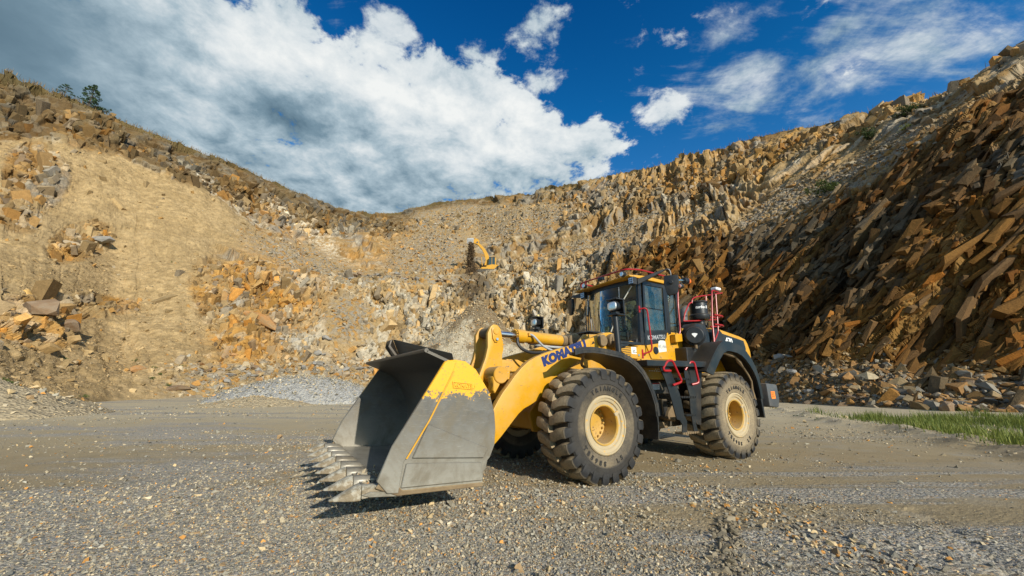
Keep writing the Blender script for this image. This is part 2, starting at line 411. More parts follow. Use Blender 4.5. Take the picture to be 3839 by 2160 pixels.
# ---- lift arms, cross tube, bell crank, cylinders
ARM = [(1.44, .96), (1.35, 1.11), (1.27, 1.22), (1.18, 1.32), (1.07, 1.45), (.95, 1.57), (.81, 1.68), (.66, 1.755), (.45, 1.83), (.24, 1.89), (-.09, 1.975), (-.36, 2.065), (-.62, 2.15), (-.84, 2.23), (-.98, 2.245), (-1.09, 2.19), (-1.13, 2.08), (-1.08, 1.97), (-.96, 1.91), (-.70, 1.87), (-.38, 1.77), (-.13, 1.68), (.10, 1.56), (.32, 1.40), (.48, 1.24), (.63, 1.12), (.77, 1.045), (.91, .985), (1.0, .92), (1.12, .80), (1.30, .62), (1.52, .43), (1.68, .36), (1.84, .42), (1.90, .56), (1.84, .70), (1.70, .78), (1.55, .85)]
for s in (1, -1):
    arm = MB().prism(ARM, .57*s, .68*s).build('lift_arm', YEL, loader, bevel=.014, seg=2)
    MB().cyl((-.96, .69*s, 2.085), (-.96, .80*s, 2.085), .125, 28).cyl((-.96, .79*s, 2.085), (-.96, .83*s, 2.085), .085, 24).build('pin_boss', EARTH, arm, bevel=.012)
    MB().cyl((-.74, .55*s, 2.08), (-.74, .74*s, 2.08), .105, 28).build('pin_boss', EARTH, arm, bevel=.012)
    MB().cyl((1.76, .54*s, .57), (1.76, .73*s, .57), .11, 28).build('pin_boss', EARTH, arm, bevel=.012)
    text('KOMATSU', .186, (.535*1, .682*s, 1.612) if s > 0 else (-.44, -.682, 1.93), (-.952*s, 0, .345*s), (.345, 0, .952), BLUE, arm, bold=.016, align='LEFT', scale_x=1.05, spacing=1.10, extrude=.0015)
    if s > 0:
        MB().prism([(-.47, 1.955), (-.585, 1.995), (-.60, 2.075), (-.485, 2.055)], .681, .684).build('warning_decal', YEL, arm)
        MB().prism([(-.49, 2.0), (-.575, 2.025), (-.54, 2.065)], .6845, .6865).build('warning_triangle', BLK, arm)
m = MB().cyl((1.24, -.58, 1.47), (1.24, .58, 1.47), .125, 28).cyl((.95, -.58, 1.36), (.95, .58, 1.36), .14, 28)
m.build('cross_tube', YEL_DUSTY, loader, bevel=.01)
m = MB().prism([(1.30, 1.54), (1.07, 1.54), (1.08, 1.40), (1.22, 1.40), (1.26, 1.31), (1.33, 1.20), (1.37, 1.25), (1.36, 1.33), (1.38, 1.43)], .40, .56)
st = m.build('stopper_block', YEL, loader, bevel=.012)
MB().cyl((1.13, .56, 1.505), (1.13, .572, 1.505), .013, 8).cyl((1.13, .56, 1.43), (1.13, .572, 1.43), .013, 8).build('bolt', CHROME, st)
BELL = [(1.245, 2.235), (1.20, 2.27), (1.13, 2.265), (1.075, 2.22), (1.045, 2.12), (1.015, 1.99), (1.005, 1.90), (1.03, 1.79), (1.03, 1.62), (.98, 1.50), (1.02, 1.36), (1.16, 1.28), (1.35, 1.05), (1.50, .85), (1.62, .84), (1.66, .94), (1.56, 1.12), (1.46, 1.36), (1.43, 1.48), (1.385, 1.60), (1.33, 1.74), (1.295, 1.90), (1.30, 2.12)]
bc = empty('bell_crank', (0, 0, 0)); bc.parent = loader
for y in (.17, -.25): MB().prism(BELL, y, y+.08).build('crank_plate', YEL_DUSTY if y < 0 else YEL, bc, bevel=.014, seg=2)
MB().prism([(1.24, 2.20), (1.20, 2.225), (1.14, 2.22), (1.10, 2.18), (1.09, 2.04), (1.13, 1.98), (1.18, 1.98), (1.22, 2.04)], .25, .275).build('pin_cover', YEL, bc, bevel=.01, seg=2)
MB().cyl((1.165, .275, 2.16), (1.165, .287, 2.16), .055, 24).build('pin_cap', YEL, bc, bevel=.005)
MB().cyl((1.15, .275, 2.03), (1.15, .30, 2.03), .024, 10).build('bolt', CHROME, bc, bevel=.003)
MB().cyl((1.16, -.24, 2.165), (1.16, .2, 2.165), .075, 24).cyl((1.56, -.24, .94), (1.56, .24, .94), .08, 24).build('pin', EARTH, bc, bevel=.006)
MB().prism([(1.50, 1.0), (1.62, 1.02), (2.02, .92), (2.02, .78), (1.60, .86)], -.09, .09).build('bucket_link', FRAME_DIRT, bc, bevel=.02)
tc = empty('tilt_cylinder', (0, 0, 0)); tc.parent = loader
A, B = Vector((1.16, 0, 2.165)), Vector((-.62, 0, 2.115)); L = lambda t: A+(B-A)*t
MB().tube([L(.30), L(.40)], .12, 32).tube([L(.395), L(.86)], .105, 32).build('barrel', YEL, tc, bevel=.008)
mb = MB()
for k in range(14):
    t = 2*math.pi*k/14; c = L(.295)+Vector((0, .103*math.cos(t), .103*math.sin(t))); mb.tube([c, c+(B-A).normalized()*-.03], .014, 6)
mb.build('gland_bolts', YEL, tc)
MB().tube([L(.12), L(.32)], .05, 24).build('rod', CHROME, tc)
MB().tube([L(.02), L(.13)], .055, 20).cyl((1.16, -.15, 2.165), (1.16, .15, 2.165), .09, 24).build('rod_eye', EARTH, tc, bevel=.006)
MB().tube([L(.86), L(.93)], .106, 28).cyl((-.62, -.16, 2.115), (-.62, .16, 2.115), .15, 28).build('base_eye', EARTH, tc, bevel=.02)
MB().tube([(.42, .115, 2.18), (.36, .15, 2.16), (.28, .17, 2.08), (.16, .18, 1.97), (-.05, .2, 1.90)], .019, 10, .1).build('hose', GREYHOSE, tc)
MB().tube([(.66, .13, 2.10), (.68, .15, 2.0), (.60, .17, 1.90), (.40, .18, 1.85), (.05, .2, 1.88), (-.3, .2, 1.93)], .026, 10, .12).build('hose', RUBBERHOSE, tc)
MB().tube([(.30, -.1, 2.05), (.0, .05, 1.99), (-.4, .12, 1.98)], .022, 10, .1).build('hose', GREYHOSE, tc)
MB().box((.40, .115, 2.17), (.07, .05, .06)).build('hose_block', YEL, tc, bevel=.008)
for s in (1, -1):
    lc = empty('lift_cylinder', (0, 0, 0)); lc.parent = loader
    MB().tube([(-.95, .47*s, 1.25), (-.15, .47*s, 1.38)], .085, 24).build('barrel', YEL_DUSTY, lc, bevel=.006)
    MB().tube([(-.15, .47*s, 1.38), (.55, .47*s, 1.50)], .045, 20).build('rod', CHROME, lc)
# ---- bucket
BW = 1.56
bk = empty('bucket', (0, 0, 0)); bk.parent = loader
SHELL = [(3.22, .352), (2.9, .318), (2.3, .285), (2.12, .31), (1.99, .44), (1.925, .68), (1.925, .90), (1.99, 1.14), (2.12, 1.36), (2.26, 1.50), (2.36, 1.555), (2.72, 1.695)]
MB().sheet(SHELL, -BW+.03, BW-.03, -.03).build('bucket_shell', BUCK, bk, ang=20)
SIDE = [(2.49, 1.59), (2.40, 1.60), (2.28, 1.585), (2.15, 1.50), (1.97, 1.25), (1.90, 1.02), (1.885, .86), (1.895, .68), (1.95, .56), (2.02, .49), (2.04, .30), (2.94, .335), (3.05, .345), (3.15, .46), (3.03, .755), (2.53, 1.575)]
for s in (1, -1):
    sp = MB().prism(SIDE, (BW-.03)*s, BW*s).build('side_plate', BUCK, bk, bevel=.004)
    MB().prism([(2.40, 1.585), (2.50, 1.592), (2.535, 1.565), (3.04, .755), (3.155, .46), (3.05, .345), (2.945, .335), (2.915, .60), (2.68, .98), (2.43, 1.48)], BW*s, (BW+.022)*s).build('side_cutter', BUCK, sp, bevel=.006)
    MB().prism([(2.83, .63), (2.69, .935), (2.665, .935), (1.985, .655), (2.04, .56)], BW*s, (BW+.022)*s).build('wear_plate', BUCK, sp, bevel=.008)
    MB().prism([(2.925, .375), (2.885, .59), (2.06, .522), (2.045, .34)], BW*s, (BW+.022)*s).build('wear_plate', BUCK, sp, bevel=.008)
    if s > 0:
        fr = MB()
        for (x0, z0, x1, z1) in ((2.43, 1.365, 2.20, 1.345), (2.42, 1.305, 2.19, 1.285)):
            fr.prism([(x0, z0), (x1, z1), (x1, z1-.008), (x0, z0-.008)], BW, BW+.012)
        for (x0, z0) in ((2.43, 1.365), (2.20, 1.345)): fr.prism([(x0, z0), (x0-.008, z0), (x0-.018, z0-.068), (x0-.010, z0-.068)], BW, BW+.0115)
        fr.build('name_frame', BUCK, sp)
        text('KOMATSU', .056, (2.415, BW+.002, 1.312), (-.995, 0, -.09), (-.09, 0, .995), BUCK, sp, bold=.002, extrude=.008, align='LEFT')
    MB().prism([(2.43, 1.48), (2.68, .98), (2.895, .63), (2.878, .63), (2.665, .975), (2.412, 1.475)], (BW+.0005)*s, (BW+.018)*s).build('paint_line', YEL, sp)
# mud along the lower edge
for s in (1, -1): MB().prism([(3.16, .40), (2.95, .31), (2.04, .278), (2.04, .318), (2.9, .352), (2.98, .42), (3.10, .47)], (BW-.012)*s, (BW+.012)*s).build('caked_mud', EARTH, bk, bevel=.006)
MB().prism([(3.27, .355), (3.20, .375), (2.90, .345), (2.90, .300), (3.20, .330)], -BW, BW).build('cutting_edge', BUCK, bk, bevel=.004)
# spill guard: rolled lip and the pointed guard above it
MB().tube([(2.73, -BW+.03, 1.69), (2.73, BW-.03, 1.69)], .024, 12).build('rolled_lip', BUCK, bk)
g = MB()
for s in (1, -1):
    g.plate([(2.60, .10*s, 1.66), (2.73, .10*s, 1.945), (2.31, 1.24*s, 1.69), (2.30, 1.30*s, 1.56), (2.36, 1.2*s, 1.55)], (.35*1, .9*s, .25), .022)
g.plate([(2.60, -.12, 1.66), (2.76, -.12, 1.86), (2.74, -.12, 1.95), (2.74, .12, 1.95), (2.76, .12, 1.86), (2.60, .12, 1.66)], (.8, 0, -.5), .03)
g.build('spill_guard', BUCK, bk, bevel=.006)
# a thin line of paint on the near lip
for k in range(8):
    y = -1.47+k*2.94/7; t = MB()
    # adapter (shank) then the pointed tip
    S = [(2.98, .335, .050, .012), (3.06, .36, .075, .045), (3.18, .370, .080, .054), (3.27, .366, .076, .058)]
    def loft(mb, S):
        rings = []
        for (x, zc, hw, hh) in S:
            rings.append([mb.bm.verts.new(p) for p in ((x, y-hw, zc-hh*.8), (x, y+hw, zc-hh*.8), (x, y+hw*.9, zc+hh*.5), (x, y+hw*.45, zc+hh), (x, y-hw*.45, zc+hh), (x, y-hw*.9, zc+hh*.5))])
        for a, b in zip(rings, rings[1:]):
            for q in range(6): mb.bm.faces.new((a[q], a[(q+1) % 6], b[(q+1) % 6], b[q]))
        mb.bm.faces.new(rings[0]); mb.bm.faces.new(list(reversed(rings[-1])))
    loft(t, S); sh = t.build('tooth_adapter', BUCK if k < 7 else TOOTH, bk, bevel=.006)
    t = MB(); loft(t, [(3.275, .366, .084, .070), (3.33, .361, .080, .063), (3.40, .350, .064, .044), (3.47, .338, .044, .022), (3.535, .328, .026, .007)]); t.build('tooth_tip', TOOTH, sh, bevel=.006)
# ---- fenders
FF = [(p_[0], p_[1]-.035) for p_ in [(.53, 1.80), (.38, 1.835), (.18, 1.845), (-.02, 1.835), (-.40, 1.79), (-.58, 1.735), (-.73, 1.65), (-.86, 1.54), (-.96, 1.41), (-1.05, 1.24), (-1.11, 1.06), (-1.125, .88)]]
for s in (1, -1):
    m = MB(); taper = m; m.sheet(FF, min(.78*s, 1.42*s), max(.78*s, 1.42*s), .03)
    m.sheet([(p[0], p[1]-.0) for p in FF], min(1.40*s, 1.425*s), max(1.40*s, 1.425*s), -.055)
    for v in m.bm.verts:      # the front end of the fender is cut back on its inner side
        if v.co.x > .10 and abs(v.co.y) < .9: v.co.y = (.78+(v.co.x-.10)/.43*.56)*s
    f = m.build('front_fender', BLK_DUSTY, loader, ang=25)
    m = MB().prism([(-1.10, .92), (-1.135, .92), (-1.14, .74), (-1.11, .50), (-1.09, .50), (-1.115, .74)], .80*s, 1.42*s); m.build('mud_flap', EARTH if s < 0 else FLAP if 'FLAP' in globals() else BLK_DUSTY, f)
    MB().tube([(.20, 1.25*s, 1.80), (.12, 1.1*s, 1.68), (-.05, .9*s, 1.63), (-.4, .70*s, 1.55)], .022, 10, .08).build('fender_bracket', EARTH, f)
RO = [(-2.62, 1.55), (-2.91, 1.85), (-3.10, 2.02), (-3.19, 2.08), (-3.31, 2.135), (-3.46, 2.135), (-3.79, 2.10), (-3.96, 2.045), (-4.10, 1.96), (-4.25, 1.82), (-4.37, 1.65), (-4.43, 1.46), (-4.455, 1.25), (-4.46, 1.05)]
RI = [(-2.80, 1.50), (-2.96, 1.66), (-3.10, 1.80), (-3.25, 1.92), (-3.38, 1.965), (-3.50, 1.97), (-3.74, 1.945), (-3.90, 1.90), (-4.03, 1.82), (-4.16, 1.71), (-4.28, 1.57), (-4.35, 1.42), (-4.385, 1.25), (-4.40, 1.05)]
for s in (1, -1):
    y0, y1 = sorted((.72*s, 1.42*s)); m = MB(); m.sheet([(p[0], p[1]-.004) for p in RO], y0, y1, -.03)
    n = len(RO)
    for i in range(n-1): m.prism([RO[i], RO[i+1], RI[i+1], RI[i]], 1.385*s, 1.424*s)
    bmesh.ops.remove_doubles(m.bm, verts=m.bm.verts, dist=.0004)
    f = m.build('rear_fender', BLK, loader, ang=28)
    MB().prism([(-4.40, 1.06), (-4.462, 1.06), (-4.475, .68), (-4.43, .68)], .85*s, 1.41*s).build('mud_flap', BLK_DUSTY, f)
    c = [(RI[i][0]+.01, RI[i][1]-.028) for i in range(2, n)]
    MB().tube([(p[0], 1.30*s+random.uniform(-.02, .02), p[1]) for p in c], .035, 8, radii=[random.uniform(.015, .05) for _ in c]).build('caked_mud', EARTH, f)
# ---- lamps on posts
for s in (1, -1):
    l = empty('work_lamp', (0, 0, 0)); l.parent = loader
    x, y = (-.62, 1.15*s) if s > 0 else (-.50, -.95)
    MB().tube([(x-.02, y, 1.84), (x, y, 2.44)], .05, 20).build('lamp_post', BLK, l, bevel=.004)
    MB().box((x-.03, y, 2.455), (.20, .22, .022)).box((x-.02, y, 2.485), (.09, .09, .05)).build('lamp_bracket', BLK, l, bevel=.004)
    MB().box((x-.11, y, 2.60), (.03, .22, .24)).box((x-.02, y, 2.715), (.19, .23, .02)).box((x-.06, y-.11, 2.60), (.12, .016, .17)).build('lamp_guard', BLK, l, bevel=.004)
    m = MB(); P = [(.105*math.copysign(abs(math.cos(t))**.6, math.cos(t)), .078*math.copysign(abs(math.sin(t))**.6, math.sin(t))) for t in (2*math.pi*k/20 for k in range(20))]
    yo = .0
    for (xx, sc) in ((x-.05, .75), (x+.03, 1.0), (x+.055, 1.0)): pass
    rings = [[m.bm.verts.new((xx, y+p[0]*sc, 2.60+p[1]*sc)) for p in P] for (xx, sc) in ((x-.08, .6), (x+.02, 1.05), (x+.06, 1.08), (x+.06, .96))]
    for a, b in zip(rings, rings[1:]):
        for q in range(20): m.bm.faces.new((a[q], a[(q+1) % 20], b[(q+1) % 20], b[q]))
    m.bm.faces.new(rings[0]); m.build('lamp_housing', BLK, l)
    m = MB(); rings = [[m.bm.verts.new((xx, y+p[0]*sc, 2.60+p[1]*sc)) for p in P] for (xx, sc) in ((x+.056, .97), (x+.075, .85), (x+.082, .45))]
    for a, b in zip(rings, rings[1:]):
        for q in range(20): m.bm.faces.new((a[q], a[(q+1) % 20], b[(q+1) % 20], b[q]))
    m.bm.faces.new(rings[-1]); m.build('lamp_glass', LENS, l)
# ---- cab
cab = empty('cab', (0, 0, 0)); cab.parent = loader
CY = .75
WX = lambda y, top: -1.73+(.14 if not top else .12)*(1-(abs(y)/CY)**2.2)   # bulged front
ys = [CY*(-1+2*k/16) for k in range(17)]
m = MB(); rows = [[m.bm.verts.new((WX(y, z > 3)-(z-2.12)*.02, y*(1-.0*z), z)) for y in ys] for z in (2.13, 2.5, 2.9, 3.29)]
for a, b in zip(rows, rows[1:]):
    for q in range(16): m.bm.faces.new((a[q], a[q+1], b[q+1], b[q]))
m.build('windscreen', GLASS, cab)
m = MB()   # dark band along the top and bottom of the glass
for z0, z1, tk in ((3.27, 3.36, .03), (2.07, 2.135, .03)):
    for q in range(16):
        a, b = ys[q], ys[q+1]; xa, xb = WX(a, z0 > 3)-(z0-2.12)*.02, WX(b, z0 > 3)-(z0-2.12)*.02
        m.poly([(xa-tk, a, z0), (xa+.012, a, z0), (xa+.012, a, z1), (xa-tk, a, z1), (xb-tk, b, z0), (xb+.012, b, z0), (xb+.012, b, z1), (xb-tk, b, z1)], [(0, 1, 2, 3), (4, 7, 6, 5), (0, 4, 5, 1), (1, 5, 6, 2), (2, 6, 7, 3), (3, 7, 4, 0)])
m.build('windscreen_frame', BLK, cab)
MB().tube([(WX(.70, True)+.0, .70, 3.29), (WX(.42, True)+.012, .42, 2.92), (WX(.13, False)+.012, .13, 2.36)], .011, 6).build('windscreen_reflection', STICKER, cab)  # tan strip standing in for a diagonal reflection on the glass
m = MB()
for s in (1, -1):
    m.prism([(-1.70, 2.05), (-1.755, 3.34), (-1.845, 3.34), (-1.79, 2.05)], (CY-.06)*s, (CY+.005)*s)      # A pillar
    m.prism([(-2.56, 2.32), (-2.575, 3.34), (-2.66, 3.34), (-2.64, 2.32)], (CY-.06)*s, (CY+.005)*s)      # B pillar
    m.prism([(-2.90, 2.30), (-2.93, 3.34), (-3.0, 3.34), (-2.98, 2.30)], (CY-.06)*s, (CY+.005)*s)        # rear pillar
    m.prism([(-1.75, 3.28), (-1.75, 3.345), (-2.98, 3.345), (-2.98, 3.28)], (CY-.05)*s, (CY+.002)*s)
m.box((-2.96, 0, 3.31), (.06, 1.4, .08)).box((-2.96, 0, 2.32), (.06, 1.4, .06))
m.build('cab_frame', BLK, cab, bevel=.008)
for s in (1, -1):
    MB().prism([(-2.64, 2.36), (-2.66, 3.28), (-2.935, 3.28), (-2.91, 2.36)], (CY-.03)*s, (CY-.022)*s).build('quarter_window', GLASS2, cab)
MB().plate([(-2.96, -.66, 2.34), (-2.96, .66, 2.34), (-2.97, .66, 3.28), (-2.97, -.66, 3.28)], (-1, 0, 0), .006).build('rear_window', GLASS2, cab)
m = MB().prism([(-1.48, 3.35), (-1.46, 3.375), (-1.60, 3.40), (-1.9, 3.425), (-2.7, 3.42), (-3.03, 3.39), (-3.04, 3.35)], -.80, .80); m.build('cab_roof', YEL, cab, bevel=.02, seg=2)
m = MB()   # yellow lower cab with the cowl below the windscreen
for s in (1, -1): m.prism([(-1.28, 2.0), (-1.32, 2.09), (-1.74, 2.06), (-1.80, 2.20), (-2.60, 2.30), (-2.62, 2.36), (-2.97, 2.36), (-2.99, 1.72), (-1.30, 1.72)], (CY-.05)*s, (CY-.012)*s)
m.prism([(-1.28, 1.74), (-1.30, 2.08), (-1.5, 2.12), (-1.62, 2.10), (-1.62, 1.74)], -.70, .70)
m.prism([(-2.95, 1.72), (-2.93, 2.34), (-2.99, 2.34), (-2.99, 1.72)], -.72, .72)
m.build('cab_body', YEL, cab, bevel=.01)
MB().box((-2.3, 0, 1.75), (1.3, 1.38, .05)).prism([(-1.62, 1.78), (-1.66, 2.16), (-1.80, 2.20), (-1.86, 1.78)], -.68, .68).build('cab_floor', DARKIN, cab)
for s in (1, -1):
    d = empty('door', (0, 0, 0)); d.parent = cab
    y0, y1 = (CY-.008)*s, (CY+.012)*s
    MB().prism([(-1.835, 2.05), (-1.90, 1.92), (-1.955, 1.80), (-2.50, 1.80), (-2.535, 2.335), (-2.50, 2.335), (-2.47, 2.24), (-2.40, 2.165), (-2.30, 2.12)], y0, y1).build('door_panel', YEL, d, bevel=.005)
    MB().prism([(-1.80, 2.05), (-2.30, 2.125), (-2.40, 2.17), (-2.465, 2.245), (-2.495, 2.34), (-1.80, 2.30)], y0, (CY+.008)*s).build('door_infill', BLK, d, bevel=.003)
    m = MB()
    O = [(-1.815, 2.28), (-1.885, 3.315), (-2.565, 3.325), (-2.525, 2.34)]; I = [(-1.875, 2.335), (-1.935, 3.255), (-2.505, 3.265), (-2.47, 2.39)]
    for i in range(4): m.prism([O[i], O[(i+1) % 4], I[(i+1) % 4], I[i]], (CY-.02)*s, (CY+.014)*s)
    m.prism([(-1.905, 2.80), (-1.905, 2.785), (-2.488, 2.785), (-2.488, 2.80)], (CY-.016)*s, (CY+.008)*s)
    bmesh.ops.remove_doubles(m.bm, verts=m.bm.verts, dist=.0004); m.build('door_frame', BLK, d)
    MB().prism(I, (CY-.006)*s, (CY-.001)*s).build('door_window', GLASS2, d)
    if s > 0:
        MB().cyl((-2.09, CY+.01, 1.965), (-2.09, CY+.028, 1.965), .072, 28).build('door_lock', BLK, d, bevel=.004)
        MB().prism([(-2.16, 2.00), (-2.20, 2.15), (-2.26, 2.17), (-2.36, 2.17), (-2.41, 2.15), (-2.42, 1.96), (-2.18, 1.93)], CY+.0125, CY+.016).build('number_plate', STICKER, d)
        text('WL1466', .105, (-2.295, CY+.0175, 2.015), (-.997, 0, .07), (0, 0, 1), GREYLET, d, bold=.0012, scale_x=.66, extrude=.0008)
        text('KOMATSU', .115, (-2.16, CY+.0095, 2.185), (-.995, 0, .10), (0, 0, 1), GREYLET, d, bold=.0032, scale_x=1.0, extrude=.001)
# things inside the cab
m = MB().box((-2.42, 0, 2.16), (.48, .5, .13)).prism([(-2.60, 2.2), (-2.72, 2.85), (-2.80, 2.85), (-2.74, 2.2)], -.25, .25).prism([(-2.73, 2.86), (-2.75, 3.02), (-2.81, 3.02), (-2.80, 2.86)], -.13, .13).box((-2.42, 0, 1.95), (.3, .3, .3))
m.build('seat', SEATM, cab, bevel=.04, seg=2)
MB().box((-2.4, .33, 2.33), (.4, .09, .08)).box((-2.4, -.33, 2.38), (.5, .13, .2)).build('armrest', DARKIN, cab, bevel=.02)
m = MB(); M_ = Matrix.Rotation(R(-28), 3, 'Y')
ring = [Vector((-1.93, 0, 2.52))+M_ @ Vector((.2*math.cos(t), .2*math.sin(t), 0)) for t in (2*math.pi*k/28 for k in range(29))]
m.tube(ring, .017, 8).tube([(-1.93, 0, 2.52), (-1.80, 0, 1.85)], .035, 10).tube([ring[0], ring[14]], .012, 6).tube([ring[7], ring[21]], .012, 6); m.build('steering_wheel', DARKIN, cab)
MB().box((-1.86, -.42, 2.66), (.04, .22, .16)).box((-1.9, -.42, 2.5), (.03, .03, .3)).box((-1.85, -.5, 2.85), (.05, .1, .12)).build('monitor', DARKIN, cab, bevel=.008)
MB().tube([(-1.95, -.70, 2.2), (-1.95, -.70, 2.72), (-2.05, -.70, 2.78)], .018, 8, .06).build('inner_handrail', RED, cab)
# ---- cab fittings
w = MB().tube([(-1.49, -.30, 2.20), (-1.50, -.35, 2.75), (-1.525, -.38, 2.95)], .012, 8).tube([(-1.50, -.36, 3.10), (-1.50, -.44, 2.42)], .010, 6).tube([(-1.49, -.20, 2.20), (-1.51, -.32, 2.72)], .009, 6)
w.build('wiper', BLK, cab)
for yy in (.40, -.48):
    MB().tube([(-1.60, yy, 3.24), (-1.56, yy*1.05, 2.80)], .006, 6).build('blind_cord', WHITE, cab)
for k, (x, y, z) in enumerate(((-1.46, -.45, 3.43), (-1.44, .66, 3.415), (-3.03, .82, 3.36))):
    l = MB().cyl((x+.03, y, z), (x-.05, y, z), .055, 20).box((x-.03, y, z+.06), (.025, .03, .06)).build('round_lamp', BLK, cab, bevel=.004)
    MB().cyl((x+.028, y, z), (x+.036, y, z), .048, 20, .04).build('lamp_glass', LENS, l)
for (y, x) in ((-.62, -1.60), (.80, -1.55)):
    l = MB().box((x, y, 3.26), (.10, .13, .15)).build('led_lamp', BLK, cab, bevel=.008)
    mm = MB()
    for a in range(3):
        for b in range(3): mm.cyl((x+.05, y-.038+.038*a, 3.225+.04*b), (x+.056, y-.038+.038*a, 3.225+.04*b), .016, 10)
    mm.build('led_cells', LED, l)
MB().box((-1.47, .06, 3.47), (.08, .14, .07)).build('horn_unit', BLK, cab, bevel=.01)
for s in (1, -1):
    mr = empty('mirror', (0, 0, 0)); mr.parent = cab
    ya = .80 if s > 0 else -.78
    a = Vector((-1.68, .80, 3.26)) if s > 0 else Vector((-1.66, -.76, 3.30)); b = Vector((-2.05, 1.14, 3.47)) if s > 0 else Vector((-1.66, -1.08, 3.33))
    dv = (b-a).normalized(); upv = Vector((0, 0, 1)); sd = dv.cross(upv).normalized()*.022
    mm = MB(); h0, h1 = .06, .022
    mm.poly([a+sd-upv*h0, a-sd-upv*h0, a-sd+upv*h0, a+sd+upv*h0, b+sd-upv*h1, b-sd-upv*h1, b-sd+upv*h1, b+sd+upv*h1], [(0, 1, 2, 3), (7, 6, 5, 4), (0, 4, 5, 1), (1, 5, 6, 2), (2, 6, 7, 3), (3, 7, 4, 0)]); mm.build('mirror_arm', BLK, mr, bevel=.008)
    if s > 0:
        c = Vector((-2.15, 1.21, 3.17)); MB().tube([b, (-2.12, 1.20, 3.50), (-2.15, 1.22, 3.44), (-2.14, 1.22, 3.15)], .016, 8, .05).build('mirror_stem', BLK, mr)
        ax = Vector((.52, -.85, 0)).normalized(); P = [(-.135, .19), (.115, .20), (.13, .05), (.095, -.17), (.06, -.20), (-.06, -.19), (-.105, -.15), (-.14, .05)]
    else:
        c = Vector((-1.66, -1.13, 3.10)); MB().tube([b, (-1.66, -1.13, 3.33), (-1.66, -1.15, 3.1)], .014, 8, .05).build('mirror_stem', BLK, mr)
        ax = Vector((.25, .97, 0)).normalized(); P = [(-.12, .17), (.11, .18), (.12, .0), (.06, -.2), (-.06, -.2), (-.12, 0)]
    nrm = Vector((-ax.y, ax.x, 0))
    if nrm.x < 0: nrm = -nrm
    MB().plate([c+ax*p[0]+upv*p[1]-nrm*.02 for p in P], nrm, .06).build('mirror_housing', BLK, mr, bevel=.018, seg=2)
    MB().plate([c+ax*p[0]*.9+upv*p[1]*.9-nrm*.024 for p in P], -nrm, .003).build('mirror_glass', CHROME, mr)
    if s > 0: MB().tube([c+nrm*.035+upv*.05, c+nrm*.075+upv*.05], .04, 16).build('mirror_knuckle', BLK, mr, bevel=.01)
bcn = MB().tube([(-3.0, .74, 3.50), (-3.18, .72, 3.545), (-3.38, .70, 3.56)], .022, 10).build('beacon_arm', CHROME, cab)
MB().tube([(-3.36, .70, 3.56), (-3.47, .69, 3.57)], .065, 20).tube([(-3.44, .69, 3.568), (-3.50, .69, 3.572)], .075, 20).build('beacon_base', BLK, bcn, bevel=.008)
MB().tube([(-3.50, .69, 3.572), (-3.57, .685, 3.577), (-3.59, .684, 3.578)], .06, 20, radii=[.062, .058, .035]).build('beacon_dome', AMBER, bcn)
# ---- rails
def rail(pts, r=.0145, name='handrail', parent=loader, rd=.08): return MB().tube(pts, r, 10, rd).build(name, RED, parent)
rail([(-1.55, -.62, 3.43), (-1.48, -.60, 3.525), (-1.46, .70, 3.51), (-1.56, .76, 3.515), (-1.85, .75, 3.555), (-2.30, .75, 3.55), (-2.93, .77, 3.52), (-2.98, .80, 3.46), (-2.84, .84, 2.90), (-2.82, .84, 2.36), (-2.74, .83, 2.28)], .016, 'roof_rail', rd=.1)
rail([(-1.55, -.62, 3.53), (-1.9, -.72, 3.56), (-2.9, -.74, 3.52), (-2.95, -.8, 2.4)], .016, 'roof_rail', rd=.1)
for y in (-.40, .60): MB().tube([(-1.46, y, 3.44), (-1.47, y, 3.52)], .012, 6).build('rail_clip', RED, loader)
rail([(-1.70, .79, 2.73), (-1.76, .87, 2.745), (-1.80, .88, 2.70), (-1.84, .88, 1.98), (-1.80, .87, 1.92), (-1.68, .79, 1.88)], .0155, 'door_handrail', rd=.07)
MB().box((-1.70, .775, 2.73), (.035, .03, .13)).box((-1.67, .785, 1.88), (.04, .03, .17)).build('handrail_foot', RED, loader, bevel=.005)
MB().prism([(-2.60, 2.30), (-2.60, 2.14), (-2.82, 2.17), (-2.82, 2.33)], .75, .87).build('rail_bracket', YEL, loader, bevel=.008)
# ---- side boxes, sticker, platform, ladder
bx = MB().prism([(-1.0, 1.985), (-1.28, 2.01), (-1.55, 2.005), (-1.585, 1.98), (-1.575, 1.80), (-1.54, 1.775), (-1.22, 1.79), (-1.02, 1.92)], .64, .85).build('side_box', YEL, loader, bevel=.012, seg=2)
m = MB()
for k in range(6): m.prism([(-1.03-.02*k, 1.955-.028*k), (-1.28, 1.985-.030*k), (-1.28, 1.974-.030*k), (-1.035-.02*k, 1.944-.028*k)], .8485, .8515)
m.build('louvre', BLK, bx)
MB().prism([(-1.30, 1.985), (-1.43, 1.985), (-1.43, 1.86), (-1.30, 1.865)], .8505, .8535).build('noise_sticker', WHITE, bx)
text('107', .072, (-1.357, .8545, 1.88), (-1, 0, 0), (0, 0, 1), BLK, bx, bold=.002, scale_x=.72, extrude=.0006)
text('dB', .03, (-1.412, .8545, 1.88), (-1, 0, 0), (0, 0, 1), BLK, bx, bold=.001, extrude=.0006)
MB().cyl((-1.485, .85, 1.845), (-1.485, .862, 1.845), .022, 16).build('bolt', CHROME, bx, bevel=.003)
MB().box((-1.17, .80, 2.045), (.62, .26, .05)).prism([(-.86, 2.03), (-.88, 1.95), (-1.12, 1.98), (-1.2, 2.03)], .74, .92).build('step_tread', BLK, loader, bevel=.006)
